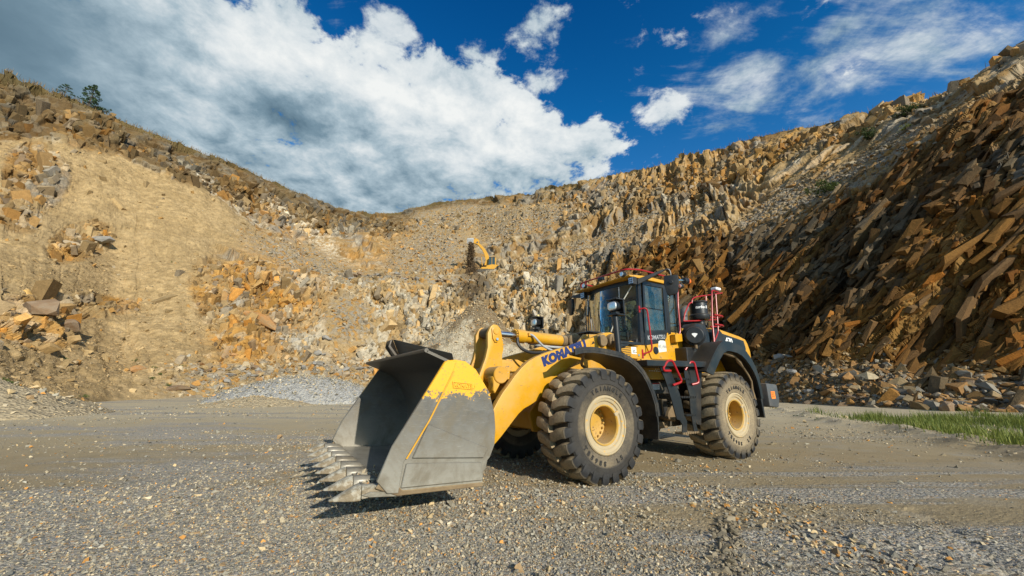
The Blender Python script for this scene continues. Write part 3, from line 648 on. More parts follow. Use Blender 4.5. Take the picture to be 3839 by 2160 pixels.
MB().box((-1.08, -.15, 2.31), (.34, .75, .03)).box((-1.1, -.15, 2.2), (.25, .5, .14)).box((-.75, .15, 2.0), (.5, .5, .12)).build('front_tread_plate', BLK, loader, bevel=.008)
MB().cyl((-1.22, .12, 2.20), (-1.22, .46, 2.16), .12, 24).build('pivot_cover', YEL, loader, bevel=.01)
MB().tube([(-.72, .42, 2.10), (-.9, .46, 2.20), (-1.12, .40, 2.28), (-1.25, .2, 2.22)], .024, 10, .1).tube([(-.5, .40, 2.02), (-.85, .43, 2.12), (-1.1, .36, 2.16)], .03, 10, .1).build('hose_bundle', GREYHOSE, loader)
MB().prism([(-1.30, 1.735), (-1.30, 1.66), (-1.55, 1.50), (-1.70, 1.42), (-2.75, 1.42), (-2.78, 1.70), (-2.5, 1.735)], .50, .80).build('belly_panel', YEL, loader, bevel=.012)
m = MB()
for (x, z) in [(-1.80-.05*k, 1.575) for k in range(7)]+[(-1.98-.05*(k % 3), 1.61+.035*(k//3)) for k in range(6)]: m.cyl((x, .80, z), (x, .803, z), .012, 8)
m.build('vent_hole', WHITE, loader)
MB().prism([(-1.065, 1.725), (-1.065, 1.625), (-2.74, 1.64), (-2.74, 1.745)], .74, 1.36).build('platform', BLK, loader, bevel=.008)
ld = empty('ladder', (0, 0, 0)); ld.parent = loader
MB().prism([(-1.47, 1.62), (-1.71, 1.64), (-1.86, 1.36), (-1.955, 1.13), (-2.00, .82), (-2.065, .72), (-2.03, .53), (-1.90, .535), (-1.93, .66), (-1.87, .74), (-1.79, .76), (-1.70, 1.08), (-1.58, 1.42)], 1.265, 1.285).build('ladder_side', BLK, ld, bevel=.003)
MB().prism([(-2.14, 1.62), (-2.19, 1.62), (-2.30, 1.47), (-2.40, 1.15), (-2.385, .90), (-2.31, .67), (-2.345, .52), (-2.23, .52), (-2.22, .67), (-2.20, .90), (-2.22, 1.15), (-2.14, 1.45)], 1.265, 1.285).build('ladder_side', BLK, ld, bevel=.003)
for (xa, xb, z) in ((-1.86, -2.30, 1.425), (-1.955, -2.39, 1.115), (-2.03, -2.31, .815), (-1.90, -2.35, .525)):
    m = MB().box(((xa+xb)/2, 1.215, z), (abs(xa-xb), .16, .03))
    for k in range(9): m.box((xa+(xb-xa)*(k+.5)/9, 1.30, z), (.022, .014, .034))
    m.build('step', BLK if z > .6 else EARTH, ld, bevel=.003)
MB().prism([(-2.34, 1.62), (-2.80, 1.62), (-2.68, 1.2), (-2.60, .80), (-2.56, .62), (-2.43, .645), (-2.36, .9), (-2.33, 1.2)], 1.20, 1.22).build('side_panel', BLK_DUSTY, loader, bevel=.003)
for q in ([(-1.69, 1.33, 1.56), (-1.50, 1.34, 1.555), (-1.48, 1.34, 1.60), (-1.59, 1.36, 1.725), (-1.72, 1.36, 1.735), (-1.92, 1.36, 1.40), (-1.90, 1.35, 1.365), (-1.71, 1.33, 1.32)],
          [(-2.13, 1.31, 1.58), (-2.24, 1.35, 1.725), (-2.35, 1.36, 1.725), (-2.42, 1.36, 1.38), (-2.38, 1.35, 1.35), (-2.28, 1.31, 1.33)]): rail(q, .020, 'ladder_handrail', rd=.05)
# ---- boxes under the cab
b = MB().prism([(-1.51, 1.375), (-2.25, 1.375), (-2.25, 1.165), (-1.51, 1.165)], .62, 1.0).build('battery_box', BLK_DUSTY, loader, bevel=.012)
MB().prism([(-1.60, 1.355), (-1.79, 1.355), (-1.785, 1.245), (-1.595, 1.245)], 1.001, 1.004).build('instruction_sticker', WHITE, b)
MB().prism([(-1.60, 1.355), (-1.79, 1.355), (-1.79, 1.335), (-1.60, 1.335)], 1.0045, 1.007).build('sticker_band', REDLET, b)
m = MB()
for k in range(4): m.prism([(-1.615, 1.32-.018*k), (-1.76+.02*(k % 2), 1.32-.018*k), (-1.76+.02*(k % 2), 1.313-.018*k), (-1.615, 1.313-.018*k)], 1.0045, 1.0062)
m.build('sticker_print', GREYLET, b)
MB().prism([(-1.72, 1.07), (-2.08, 1.07), (-2.08, .84), (-1.95, .76), (-1.72, .82)], .60, .92).build('valve_box', BLK_DUSTY, loader, bevel=.012)
MB().prism([(-1.88, 1.075), (-1.91, 1.075), (-1.93, .84), (-1.90, .80)], .921, .935).build('strap', EARTH, loader)
m = MB().prism([(-2.02, .86), (-2.20, 1.0), (-2.26, .92), (-2.18, .68), (-1.96, .74)], .70, .98).prism([(-1.70, .70), (-2.1, .66), (-2.1, .56), (-1.70, .60)], .5, .85).box((-1.95, .6, .62), (.5, .4, .12)); m.build('belly_guard', EARTH, loader, bevel=.012)
m = MB()
for k in range(5): m.cyl((-2.12, .90, .82+.055*k), (-2.12, .955, .82+.055*k), .016, 8)
m.build('hose_couplings', CHROME, loader)
# ---- air cleaner
ac = empty('air_cleaner', (0, 0, 0)); ac.parent = loader
MB().prism([(-2.98, 1.745), (-2.98, 2.05), (-2.98, 2.42), (-3.10, 2.55), (-3.42, 2.56), (-3.52, 2.42), (-3.56, 2.06), (-3.45, 1.9), (-3.40, 1.745)], .72, 1.02).build('cleaner_housing', BLK, ac, bevel=.02)
MB().prism([(-2.72, 1.745), (-2.72, 2.04), (-3.3, 2.06), (-3.3, 1.745)], .72, 1.0).build('lower_cover', BLK, ac, bevel=.015)
axd = Vector((.80, .60, 0)).normalized(); c0 = Vector((-3.05, .98, 2.28))
MB().tube([c0-axd*.12, c0+axd*.10], .20, 40).tube([c0+axd*.10, c0+axd*.16], .185, 40, radii=[.185, .165]).build('cleaner_lid', BLK, ac, bevel=.012)
cp = c0+axd*.163; rv = Vector((-axd.y, axd.x, 0)); rv = rv if rv.x < 0 else -rv
MB().plate([cp+rv*a+Vector((0, 0, b)) for a, b in ((-.05, .035), (0, .045), (.05, .035), (.05, .015), (0, -.045), (-.05, .015))], axd, .003).build('maker_badge', WHITE, ac)
MB().tube([c0+axd*.13+Vector((0, 0, -.19)), c0+axd*.13+Vector((0, 0, -.26))], .03, 12).build('dust_valve', EARTH, ac)
MB().box((-3.12, 1.004, 1.90), (.05, .01, .09)).build('latch', CHROME, ac, bevel=.004)
pc = empty('pre_cleaner', (0, 0, 0)); pc.parent = loader
PX, PY = -3.54, .85
MB().lathe([(.001, 2.54), (.085, 2.54), (.085, 2.68), (.001, 2.68)], (PX, PY, 0), 'Z', 32).build('intake_pipe', BLK, pc)
MB().lathe([(.001, 2.67), (.19, 2.67), (.205, 2.70), (.205, 2.77), (.185, 2.79), (.001, 2.79)], (PX, PY, 0), 'Z', 40).build('dust_bowl', BLK, pc)
bd = MB().lathe([(.001, 2.79), (.178, 2.79), (.180, 2.90), (.178, 3.03), (.001, 3.03)], (PX, PY, 0), 'Z', 40).build('turbine_body', BLK, pc)
MB().lathe([(.001, 3.03), (.195, 3.03), (.20, 3.045), (.19, 3.065), (.001, 3.075)], (PX, PY, 0), 'Z', 40).build('turbine_cap', BLK, pc)
tm = text_mesh('turbo II', .082, .002, .001, shear=.25, spacing=1.0)
# wrapped round the body, facing the front left
a0 = math.atan2(.80, .62)
co = np.empty(len(tm.vertices)*3, np.float32); tm.vertices.foreach_get('co', co); co = co.reshape(-1, 3)
th = a0+co[:, 0]/.1815; rr = .1815+co[:, 2]
co2 = np.stack([PX+rr*np.cos(th), PY+rr*np.sin(th), 2.90+co[:, 1]], 1).astype(np.float32); tm.vertices.foreach_set('co', co2.ravel()); tm.update(); link('lettering', tm, WHITE, pc)
# ---- hood, counterweight
hd = MB().prism([(-2.98, 2.46), (-3.6, 2.54), (-4.35, 2.545), (-5.15, 2.44), (-5.42, 2.38), (-5.50, 2.28), (-5.57, 2.10), (-5.55, 1.35), (-2.98, 1.35)], -.79, .79).build('hood', YEL, loader, bevel=.03, seg=2)
MB().prism([(-3.75, 2.44), (-4.35, 2.46), (-5.32, 2.335), (-5.37, 2.15), (-5.30, 2.0), (-3.75, 2.0)], .7905, .7935).build('side_decal', BLK, hd)
text('470', .20, (-4.68, .795, 2.225), (-.993, 0, -.10), (0, 0, 1), WHITE, hd, bold=.006, scale_x=.95, extrude=.0012)
for k in range(3): MB().prism([(-3.95-.12*k, 2.21), (-4.04-.12*k, 2.205), (-4.04-.12*k, 2.275), (-3.95-.12*k, 2.28)], .7945, .797).build('yellow_mark', YEL, hd)
MB().prism([(-3.90, 2.54), (-4.08, 2.56), (-4.30, 2.38), (-4.1, 2.2), (-3.85, 2.2)], .88, .90).build('hood_bracket', BLK_DUSTY, hd)
m = MB()
for k in range(5): m.box((-3.62-.0*k, .55, 2.575+.022*k), (.32, .3, .012))
m.build('top_grille', GREYM, hd)
MB().tube([(-4.28, .0, 2.50), (-4.28, 0, 2.95), (-4.32, 0, 3.10), (-4.44, 0, 3.16)], .085, 20, .1).build('exhaust_pipe', GREYM, hd)
cw = MB().prism([(-5.30, 1.36), (-5.78, 1.33), (-5.80, 1.0), (-5.70, .82), (-5.30, .86)], -1.15, 1.15).build('counterweight', GREYM, loader, bevel=.04, seg=2)
MB().plate([(-5.42, 1.152, 1.18), (-5.60, 1.152, 1.18), (-5.60, 1.152, 1.02), (-5.42, 1.152, 1.02)], (0, 1, 0), .003).build('warning_sticker', ORANGE, cw)
m = MB()
for k in range(3): m.prism([(-5.44, 1.15-.035*k), (-5.56+.03*(k % 2), 1.15-.035*k), (-5.56+.03*(k % 2), 1.138-.035*k), (-5.44, 1.138-.035*k)], 1.1555, 1.157)
m.build('sticker_print', REDLET, cw)
# ---- rear rails and ladder of red tube
rr_ = rail([(-2.93, 1.40, 1.74), (-3.0, 1.36, 1.755), (-3.34, 1.15, 1.83), (-3.50, 1.12, 2.17), (-3.60, 1.08, 2.6), (-3.80, 1.04, 3.26), (-3.84, 1.03, 3.33), (-3.95, 1.02, 3.34), (-4.12, 1.01, 3.33)], .016, 'rear_handrail', rd=.08)
rail([(-3.60, 1.05, 2.17), (-3.88, 1.02, 2.42), (-4.02, 1.0, 3.27)], .014, 'rear_handrail', rr_, .06)
for z, x in ((2.79, -3.83), (2.58, -3.80)): rail([(x+.08, 1.05, z-.01), (x-.25, 1.03, z), (x-.36, 1.0, z-.01), (x-.33, .93, z-.02), (x-.05, .88, z-.03)], .018, 'rung', rr_, .04)
rail([(-2.85, .92, 2.58), (-2.94, .91, 2.76), (-3.14, .90, 2.98), (-3.24, .90, 3.02)], .014, 'rear_handrail', rr_, .06)
rail([(-3.24, .90, 3.00), (-3.27, .90, 3.10), (-3.42, .90, 3.16), (-4.10, .91, 3.30), (-4.3, 1.0, 3.34)], .014, 'rear_handrail', rr_, .08)
rail([(-2.85, .92, 2.58), (-3.25, .92, 2.62), (-4.05, .92, 2.72)], .014, 'rear_handrail', rr_, .05)
rail([(-3.78, .91, 3.22), (-3.75, .91, 3.08)], .018, 'rear_handrail', rr_)
MB().box((-4.02, 1.02, 3.385), (.19, .13, .06)).build('white_box', WHITE, rr_, bevel=.012)
MB().box((-2.92, 1.40, 1.735), (.18, .03, .05)).build('handrail_foot', RED, rr_, bevel=.006)
# ================================================================== the quarry: one terrain sheet, control rows from toe to behind the rim
COLS = [ # bearing mark, then (height mark, depth in metres) for: toe, talus top, mid wall, bench edge, bench back, foot of top cliff, rim
 (-420, (1064, 15), (920, 21), (700, 31), (560, 41), (430, 49), (230, 57), (20, 64)),
 (0,    (1040, 18), (900, 25), (760, 33), (600, 43), (480, 50), (350, 56), (190, 62)),
 (150,  (1022, 25), (905, 32), (770, 40), (610, 50), (490, 57), (362, 62), (240, 70)),
 (300,  (1004, 33), (900, 41), (770, 50), (630, 58), (520, 65), (395, 69), (308, 78)),
 (420,  (1000, 37), (915, 43), (785, 52), (665, 60), (560, 68), (440, 73), (352, 83)),
 (540,  (996, 41), (925, 46), (800, 54), (695, 62), (600, 72), (492, 80), (398, 92)),
 (640,  (992, 45), (915, 50), (795, 57), (690, 66), (622, 79), (535, 91), (440, 107)),
 (740,  (989, 50), (905, 55), (790, 61), (702, 70), (655, 86), (575, 103), (480, 122)),
 (850,  (986, 55), (895, 60), (795, 65), (708, 75), (678, 93), (590, 122), (524, 145)),
 (950,  (985, 58), (890, 63), (797, 68), (706, 81), (676, 100), (593, 140), (540, 168)),
 (1060, (985, 60), (885, 66), (797, 71), (698, 85), (662, 102), (590, 142), (519, 170)),
 (1200, (984, 60), (882, 66), (790, 72), (684, 87), (640, 108), (580, 136), (500, 165)),
 (1340, (984, 58), (880, 63), (780, 69), (678, 82), (640, 100), (555, 122), (488, 150)),
 (1450, (984, 52), (880, 57), (770, 62), (664, 73), (625, 92), (535, 112), (464, 138)),
 (1600, (983, 45), (880, 49), (760, 54), (640, 63), (600, 80), (520, 98), (430, 122)),
 (1720, (982, 40), (885, 44), (750, 49), (628, 58), (585, 74), (500, 90), (394, 110)),
 (1850, (981, 36), (890, 40), (740, 45), (605, 52), (540, 68), (450, 83), (362, 100)),
 (2000, (986, 30), (900, 34), (720, 39), (545, 46), (480, 60), (400, 73), (325, 86)),
 (2150, (1004, 25), (905, 30), (690, 35), (462, 41), (415, 53), (360, 63), (295, 74)),
 (2300, (1022, 22), (900, 27), (620, 31), (350, 36), (322, 46), (292, 55), (258, 63)),
 (2450, (1038, 20), (905, 25), (570, 28), (252, 32), (238, 40), (222, 47), (203, 53)),
 (2575, (1043, 19), (915, 23), (530, 26), (185, 30), (174, 36), (160, 42), (146, 47)),
 (3000, (1062, 17), (940, 21), (480, 24), (92, 28), (80, 34), (68, 39), (55, 43)),
]
RIM = [(-420, 20), (0, 190), (60, 212), (130, 238), (200, 258), (260, 287), (330, 318), (400, 346), (450, 368), (500, 386), (560, 404), (600, 420), (650, 443), (700, 466), (760, 490), (800, 505), (870, 530), (930, 541), (1000, 537), (1050, 524), (1080, 515), (1150, 505), (1250, 495), (1340, 489), (1356, 475), (1400, 470), (1450, 464), (1500, 449), (1560, 437), (1600, 430), (1690, 412), (1712, 391), (1760, 386), (1800, 379), (1900, 346), (2000, 325), (2100, 310), (2200, 281), (2300, 259), (2400, 230), (2500, 180), (2575, 146), (3000, 55)]
cx = np.array([c[0] for c in COLS], float); NRW = 7
CY_ = np.array([[c[1+r][0] for r in range(NRW)] for c in COLS], float); CD = np.array([[c[1+r][1] for r in range(NRW)] for c in COLS], float)
NU = 1640
xs = np.concatenate([np.linspace(-420, 0, 60, endpoint=False), np.linspace(0, 2575, 1490, endpoint=False), np.linspace(2575, 3000, NU-1550)])
def sm(a, k):   # light smoothing along the columns
    ker = np.hanning(k+2)[1:-1]; ker /= ker.sum(); p = np.pad(a, (k//2, k//2), 'edge'); return np.convolve(p, ker, 'valid')[:len(a)]
YR = np.stack([sm(np.interp(xs, cx, CY_[:, r]), 61) for r in range(NRW)], 1); DR = np.stack([sm(np.interp(xs, cx, CD[:, r]), 61) for r in range(NRW)], 1)
YR[:, 6] = np.interp(xs, [p[0] for p in RIM], [p[1] for p in RIM])
wob = lambda f, seed: vnoise(np.stack([xs*f, np.full(NU, .37), np.full(NU, seed*3.1)], 1), seed)
for r, am in ((1, 16), (2, 12), (3, 9), (4, 6), (5, 14)):
    YR[:, r] += am*(wob(.013, r)+.5*wob(.045, r+9)); DR[:, r] *= 1+.03*wob(.011, r+20)
YR[:, 6] += 2.2*wob(.05, 40)+1.5*wob(.16, 41)
NV = [92, 112, 118, 34, 78, 96]
cols_u = []; rown = []
PU = np.stack([at(xs, YR[:, r], DR[:, r]) for r in range(NRW)], 1)       # (NU, rows, 3)
PU[:, 0, 2] = -.15
vv = []
for r, n in enumerate(NV):
    for k in range(n): vv.append(r+k/n)
vv.append(6.0); vv = np.array(vv)
ri = np.minimum(vv.astype(int), 5); fr = vv-ri
G = PU[:, ri, :]*(1-fr)[None, :, None]+PU[:, ri+1, :]*fr[None, :, None]
# below the toe the sheet dips under the ground; behind the rim it runs on as a gently falling hill top
toe = PU[:, 0, :].copy(); toe2 = toe.copy(); toe2[:, 1] -= 2.5; toe2[:, 0] *= (toe2[:, 1]/toe[:, 1]); toe2[:, 2] = -1.0
rim = PU[:, 6, :]; back = []
for k, (q, dz) in enumerate(((1.02, -.3), (1.06, -1.0), (1.2, -5), (1.7, -26), (3.0, -70))):
    b = rim.copy(); b[:, :2] *= q; b[:, 2] = rim[:, 2]+dz; back.append(b)
G = np.concatenate([toe2[:, None, :], G, np.stack(back, 1)], 1); NVT = G.shape[1]
V_ = np.concatenate([[-.3], vv, [6.2, 6.4, 6.6, 6.8, 7.0]])
P = G.reshape(-1, 3).copy()
du = np.gradient(G, axis=0); dv = np.gradient(G, axis=1); N = np.cross(du, dv); N /= np.linalg.norm(N, axis=2, keepdims=True)+1e-9
N = N.reshape(-1, 3); N[N[:, 1] > .3] *= 1
flip = (N*(np.array([0, 0, HC])-P)).sum(1) < 0; N[flip] *= -1
uu = np.repeat(xs, NVT); vr = np.tile(V_, NU); dist = np.linalg.norm(P-np.array([0, 0, HC]), axis=1)
ysc = np.interp(vr, np.arange(7), np.arange(7)); 
# picture-height mark of every vertex, only used to say which stretch of the quarry is scree, cliff or clay
q = P-np.array([0, 0, HC]); zc = q[:, 1]*CP+q[:, 2]*SP; ym = (1080-FPX*(-q[:, 1]*SP+q[:, 2]*CP)/np.maximum(zc, .1))*2575/3839
# ---- where is it rocky (0 = clay and scree, 1 = broken rock)
def blob(x, y, rx, ry, ang=0, soft=.5):
    c, s_ = math.cos(R(ang)), math.sin(R(ang)); a = ((uu-x)*c+(ym-y)*s_)/rx; b = (-(uu-x)*s_+(ym-y)*c)/ry
    return 1-sstep(1-soft, 1+soft, np.sqrt(a*a+b*b))
LF = 1-sstep(430, 760, uu)             # left slope
rock = np.ones(len(P), np.float32)
clay = LF*sstep(5.25, 4.9, vr)         # left slope below the top cliff
rock = rock*(1-clay*.93)
for b in ((200, 610, 75, 42, -20), (90, 810, 100, 60, 15), (230, 770, 110, 26, 0), (90, 440, 75, 70, 40), (40, 540, 60, 40, 30)): rock = np.maximum(rock, blob(*b))
RK2 = blob(640, 760, 175, 105, 25, .35); rock = np.maximum(rock*(1-.0*RK2), RK2)
rock = np.maximum(rock, blob(700, 565, 230, 22, 33, .4)*.75)
scree = np.zeros(len(P))
for b in ((1080, 640, 110, 62, -10), (760, 650, 150, 40, 22), (1150, 545, 160, 40, -5), (1330, 560, 150, 30, -20), (2150, 440, 330, 42, -32), (1950, 520, 160, 34, -34), (1350, 690, 140, 14, 0), (880, 800, 70, 60, 0), (1000, 705, 240, 12, 0), (1600, 560, 110, 20, -20), (1500, 610, 140, 22, -12), (1750, 540, 90, 16, -30)): scree = np.maximum(scree, blob(*b))
base_t = sstep(1.15, .75, vr)*sstep(330, 560, uu); scree = np.maximum(scree, base_t)
soft = np.zeros(len(P))
for b in ((560, 560, 150, 52, 38), (470, 690, 100, 120, 10), (830, 655, 95, 34, 25), (865, 825, 85, 80, 0), (1090, 620, 130, 58, -8), (1240, 555, 110, 34, -10), (1000, 692, 150, 16, 4), (1330, 540, 90, 30, -15)): soft = np.maximum(soft, blob(*b))
soft = soft*(1-RK2); rock = np.clip(rock*(1-.85*scree)*(1-.9*soft), 0, 1); rock[vr > 6.05] *= .3
# ---- broken-rock relief. bedding: frame turned so cells are long along the dip
def rot(P, ax, ang):
    M = np.array(Matrix.Rotation(ang, 3, ax)); return P @ M.T
right = sstep(1450, 1950, uu); dw = np.stack([fbm(P*.35+7, 3, 5), fbm(P*.35+31, 3, 6), fbm(P*.35+57, 3, 7)], 1)
# right-hand wall: beds climb to the right, away from the floor
e1 = at(2440, 330, 31.0)-at(1960, 880, 35.0); e1 /= np.linalg.norm(e1); e2 = np.array([-.75, -.55, .35]); e2 -= e1*e2.dot(e1); e2 /= np.linalg.norm(e2); e3 = np.cross(e1, e2)
Bd = np.stack([P @ e1, P @ e2, P @ e3], 1)
hz = N.copy(); hz[:, 2] = hz[:, 2]*.7; hz /= np.linalg.norm(hz, axis=1, keepdims=True)
def blur(a_):
    g_ = a_.reshape(NU, NVT); p_ = np.pad(g_, 1, 'edge'); p_ = (p_[:-2]+2*p_[1:-1]+p_[2:])/4; p_ = (p_[:, :-2]+2*p_[:, 1:-1]+p_[:, 2:])/4; return p_.reshape(-1)
def qspace(P_):
    an = np.stack([P_ @ e1, P_ @ e2, P_ @ e3], 1)*np.array([.20, .60, 1.15]); iso = P_*np.array([1, 1, .62])
    return iso*(1-right)[:, None]+an*right[:, None]
near = np.clip(48/dist, .30, 1.35)
disp = np.zeros(len(P), np.float32); rid = np.zeros(len(P), np.float32); crack = np.zeros(len(P), np.float32); rid2 = rid.copy()
for k, (size, amp, sd_) in enumerate(((7.5, 2.1, 101), (3.0, 1.05, 202), (1.25, .52, 303), (.55, .24, 404))):
    F1, F2, hid, pl = cells(qspace(P+hz*(rock*disp)[:, None])/size+dw*(.20, .13, .08, .05)[k], sd_)
    fade = np.ones(len(P)) if k < 2 else (sstep(150, 70, dist) if k == 2 else sstep(75, 38, dist))
    step = (hid-.5)*1.15+pl*2.3
    edge = 1-sstep(.0, .075, F2-F1)
    disp += blur(amp*fade*(step-.30*edge)).astype(np.float32)
    if k == 0: rid = hid.copy()
    if k == 1: rid2 = hid.copy()
    if k == 2: crack = edge; rid3 = hid.copy()
b_ = P @ e3+.9*fbm(P*.10, 3, 95)+.25*fbm(P*.5, 3, 96)+.06*(P @ e2); md = sstep(-.45, .35, fbm(P*.22+4, 3, 97))
saw = ((b_/2.3) % 1-.5)*.95*md+((b_/.83) % 1-.5)*.42*sstep(-.4, .3, fbm(P*.4+9, 2, 98))+((b_/.31) % 1-.5)*.15
disp = disp*(1-.30*right)+(saw*right*(vr < 3.6)).astype(np.float32)
big = fbm(P*.06, 4, 60)*2.2+fbm(P*.16, 4, 61)*1.0
fine = fbm(P*1.1, 4, 70)*.16*(.25+.75*rock)+fbm(P*4.5, 3, 71)*.06+clay*(fbm(P*np.array([1.6, 1.6, 3.2]), 4, 72)*.14)
rill = np.zeros(len(P))
for (x0, x1, y0, y1, w) in ((352, 318, 545, 900, .9), (150, 146, 640, 770, .5), (205, 190, 640, 760, .4), (395, 372, 480, 640, .4), (470, 500, 560, 700, .4), (322, 332, 800, 900, .7), (415, 408, 640, 760, .35), (60, 75, 640, 760, .3), (250, 240, 450, 590, .3)):
    t_ = (ym-y0)/(y1-y0); xl = x0+(x1-x0)*t_+9*np.sin(ym*.02+x0)+4*np.sin(ym*.07+x0); rill = np.maximum(rill, w*np.exp(-((uu-xl)/3.0)**2)*((t_ > 0)*(t_ < 1)))
# gullies running down the clay
gul = fbm(np.stack([P[:, 0]*.55+P[:, 1]*.2, P[:, 1]*.12, P[:, 2]*.06], 1)+dw*.8, 4, 80); gul = -np.abs(gul)*.8
lumps = cells(P/.55+dw, 505); lump = (.5-lumps[0])*.34+(lumps[2]-.5)*.18; lump2 = cells(P/1.3+dw, 606); lump = lump+(.5-lump2[0])*.5*(lump2[2] > .55)
d = rock*disp*(.55+.45*sstep(0, .5, fbm(P*.09, 3, 90)+.35))+big*.55+fine+(1-rock)*(gul*.30*clay-rill*.16+scree*lump)
wall = sstep(-.05, .35, vr)*sstep(6.6, 5.9, vr); nearfix = np.clip(dist/30, .55, 1.0)
d = d*wall*nearfix
top = vr > 5.9; d = np.where(top, d*np.clip(1-(vr-5.9)*.6, .2, 1)*.75, d)
P = P+hz*d[:, None]
# ---- colour of the rock and soil, with shade painted into the right wall
tan, sand, brown = np.array([.37, .258, .122]), np.array([.43, .305, .150]), np.array([.22, .125, .042])
orange, grey, pale, dark = np.array([.47, .245, .055]), np.array([.25, .235, .20]), np.array([.56, .49, .36]), np.array([.10, .072, .045])
def lerp(a, b, t): return a*(1-t)[:, None]+b*t[:, None]
n1, n2, n3 = fbm(P*.12, 4, 21), fbm(P*.4+dw, 4, 22), fbm(P*1.7, 4, 23)
c = lerp(np.tile(tan, (len(P), 1)), sand, sstep(-.3, .4, n2+.5*n3))
rc = lerp(np.tile(brown*1.25, (len(P), 1)), tan, sstep(.2, .8, rid2*.6+rid*.4+.25*n2))
rc = lerp(rc, orange, sstep(.18, .42, n1+.45*(rid3-.5))*.75); rc = lerp(rc, grey, sstep(.10, .38, -n1+.5*(rid2-.5))*.75)
rc = lerp(rc, pale, sstep(.80, .95, rid3)*.5)
cen = sstep(640, 800, uu)*sstep(1560, 1380, uu)*sstep(3.3, 2.9, vr); rc = lerp(rc, lerp(np.tile(tan*1.12, (len(P), 1)), pale, sstep(.35, .75, rid2)*1.0), cen*.8)
RW = sstep(1420, 1650, uu)*sstep(3.5, 2.95, vr); rdark = .80*lerp(lerp(np.tile(brown*.72, (len(P), 1)), orange*.66, sstep(.35, .85, rid*.5+rid3*.5+.4*n1)), grey*.66, sstep(.18, .45, -n1+.4*(rid2-.5)))  # dark brown rock of the right wall, deepened further to paint in its shade
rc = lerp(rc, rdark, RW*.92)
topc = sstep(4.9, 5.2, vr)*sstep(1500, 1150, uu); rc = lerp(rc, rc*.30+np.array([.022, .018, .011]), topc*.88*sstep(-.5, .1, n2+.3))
topc2 = sstep(4.9, 5.2, vr)*sstep(1500, 1750, uu); rc = lerp(rc, orange*.75+tan*.12, topc2*.55*sstep(-.3, .3, n2))
t = blob(1192, 722, 48, 42, 15, .5)*.9; rc = lerp(rc, dark*.9, t); c = lerp(c, dark*.9, t)
for b, w in (((690, 720, 130, 95, 30, .5), .85), ((760, 585, 170, 26, 33, .6), .8), ((960, 640, 90, 42, -10, .6), .6), ((90, 430, 90, 50, 35, .6), .4), ((620, 930, 90, 40, 10, .6), .6), ((2330, 640, 160, 60, -35, .6), .35)):
    t = blob(*b)*w*sstep(-.35, .35, n2+.6*n3); rc = lerp(rc, orange*1.05, t); c = lerp(c, orange*.9+tan*.15, t)
t = np.maximum(blob(770, 580, 130, 20, 36, .6), blob(560, 490, 150, 12, 38, .6)*.7)*sstep(-.1, .2, n3+.3*n2); rc = lerp(rc, pale*1.15, t); c = lerp(c, pale*1.1, t)
sc_ = lerp(np.tile(tan*.95, (len(P), 1)), grey*1.15, sstep(.3, .8, lumps[2])*.75); sc_ = lerp(sc_, orange*.9, (lumps[2] < .14)*1.0*.7)
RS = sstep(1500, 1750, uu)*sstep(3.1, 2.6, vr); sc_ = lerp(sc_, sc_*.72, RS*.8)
c = lerp(c, sc_, scree*.95)
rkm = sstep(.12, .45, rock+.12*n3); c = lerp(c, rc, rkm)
# a dusting of clay on ledges (faces that look up)
up_ = np.gradient(P.reshape(NU, NVT, 3), axis=1).reshape(-1, 3); ledge = sstep(.9, .35, np.abs(up_[:, 2])/(np.linalg.norm(up_, axis=1)+1e-6)); c = lerp(c, tan*1.05, ledge*rkm*.45*(1-.6*RW))
gr = sstep(5.93, 6.02, vr)*sstep(7, 6.0, vr)*1.0; c = lerp(c, np.array([.15, .115, .045]), gr*.85)
c = c*(1+(.16+.14*clay[:, None])*n3[:, None]+clay[:, None]*.22*fbm(P*5.5, 3, 24)[:, None]+.10*(rid3[:, None]-.5)); c = c*.80; c = np.clip(c, .012, .85)
I = (np.arange(NU-1)[:, None]*NVT+np.arange(NVT-1)[None, :]).ravel(); Fq = np.stack([I, I+NVT, I+NVT+1, I+1], 1)
def rock_mat(name):
    s = NT(name); co = s.coord(); a = s.n('ShaderNodeAttribute', attribute_name='Col').outputs['Color']
    n = s.noise(1.6, 8, .68, co); n2 = s.noise(9, 6, .7, co); v = s.voro(3.2, s.n('ShaderNodeVectorMath').outputs[0] if False else co, 'DISTANCE_TO_EDGE', 'Distance')
    k = s.rng(n2, .25, .78, .68, 1.36); cc = s.n('ShaderNodeVectorMath', operation='SCALE'); s.l(a, cc.inputs[0]); s.l(s.math('MULTIPLY', k, s.rng(n, .3, .7, .82, 1.18)), cc.inputs['Scale'])
    s.set(Base_Color=cc.outputs[0], Roughness=.92); s.b.inputs['Specular IOR Level'].default_value = .18
    s.bump(s.math('ADD', s.math('MULTIPLY', n, .7), s.math('MULTIPLY', n2, .6)), .6, .16); return s.m
ROCKM = rock_mat('quarry_rock')
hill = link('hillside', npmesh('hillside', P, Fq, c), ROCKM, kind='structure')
TP, TN, TU, TY, TV = P, N, uu, ym, vr       # kept for placing loose stones
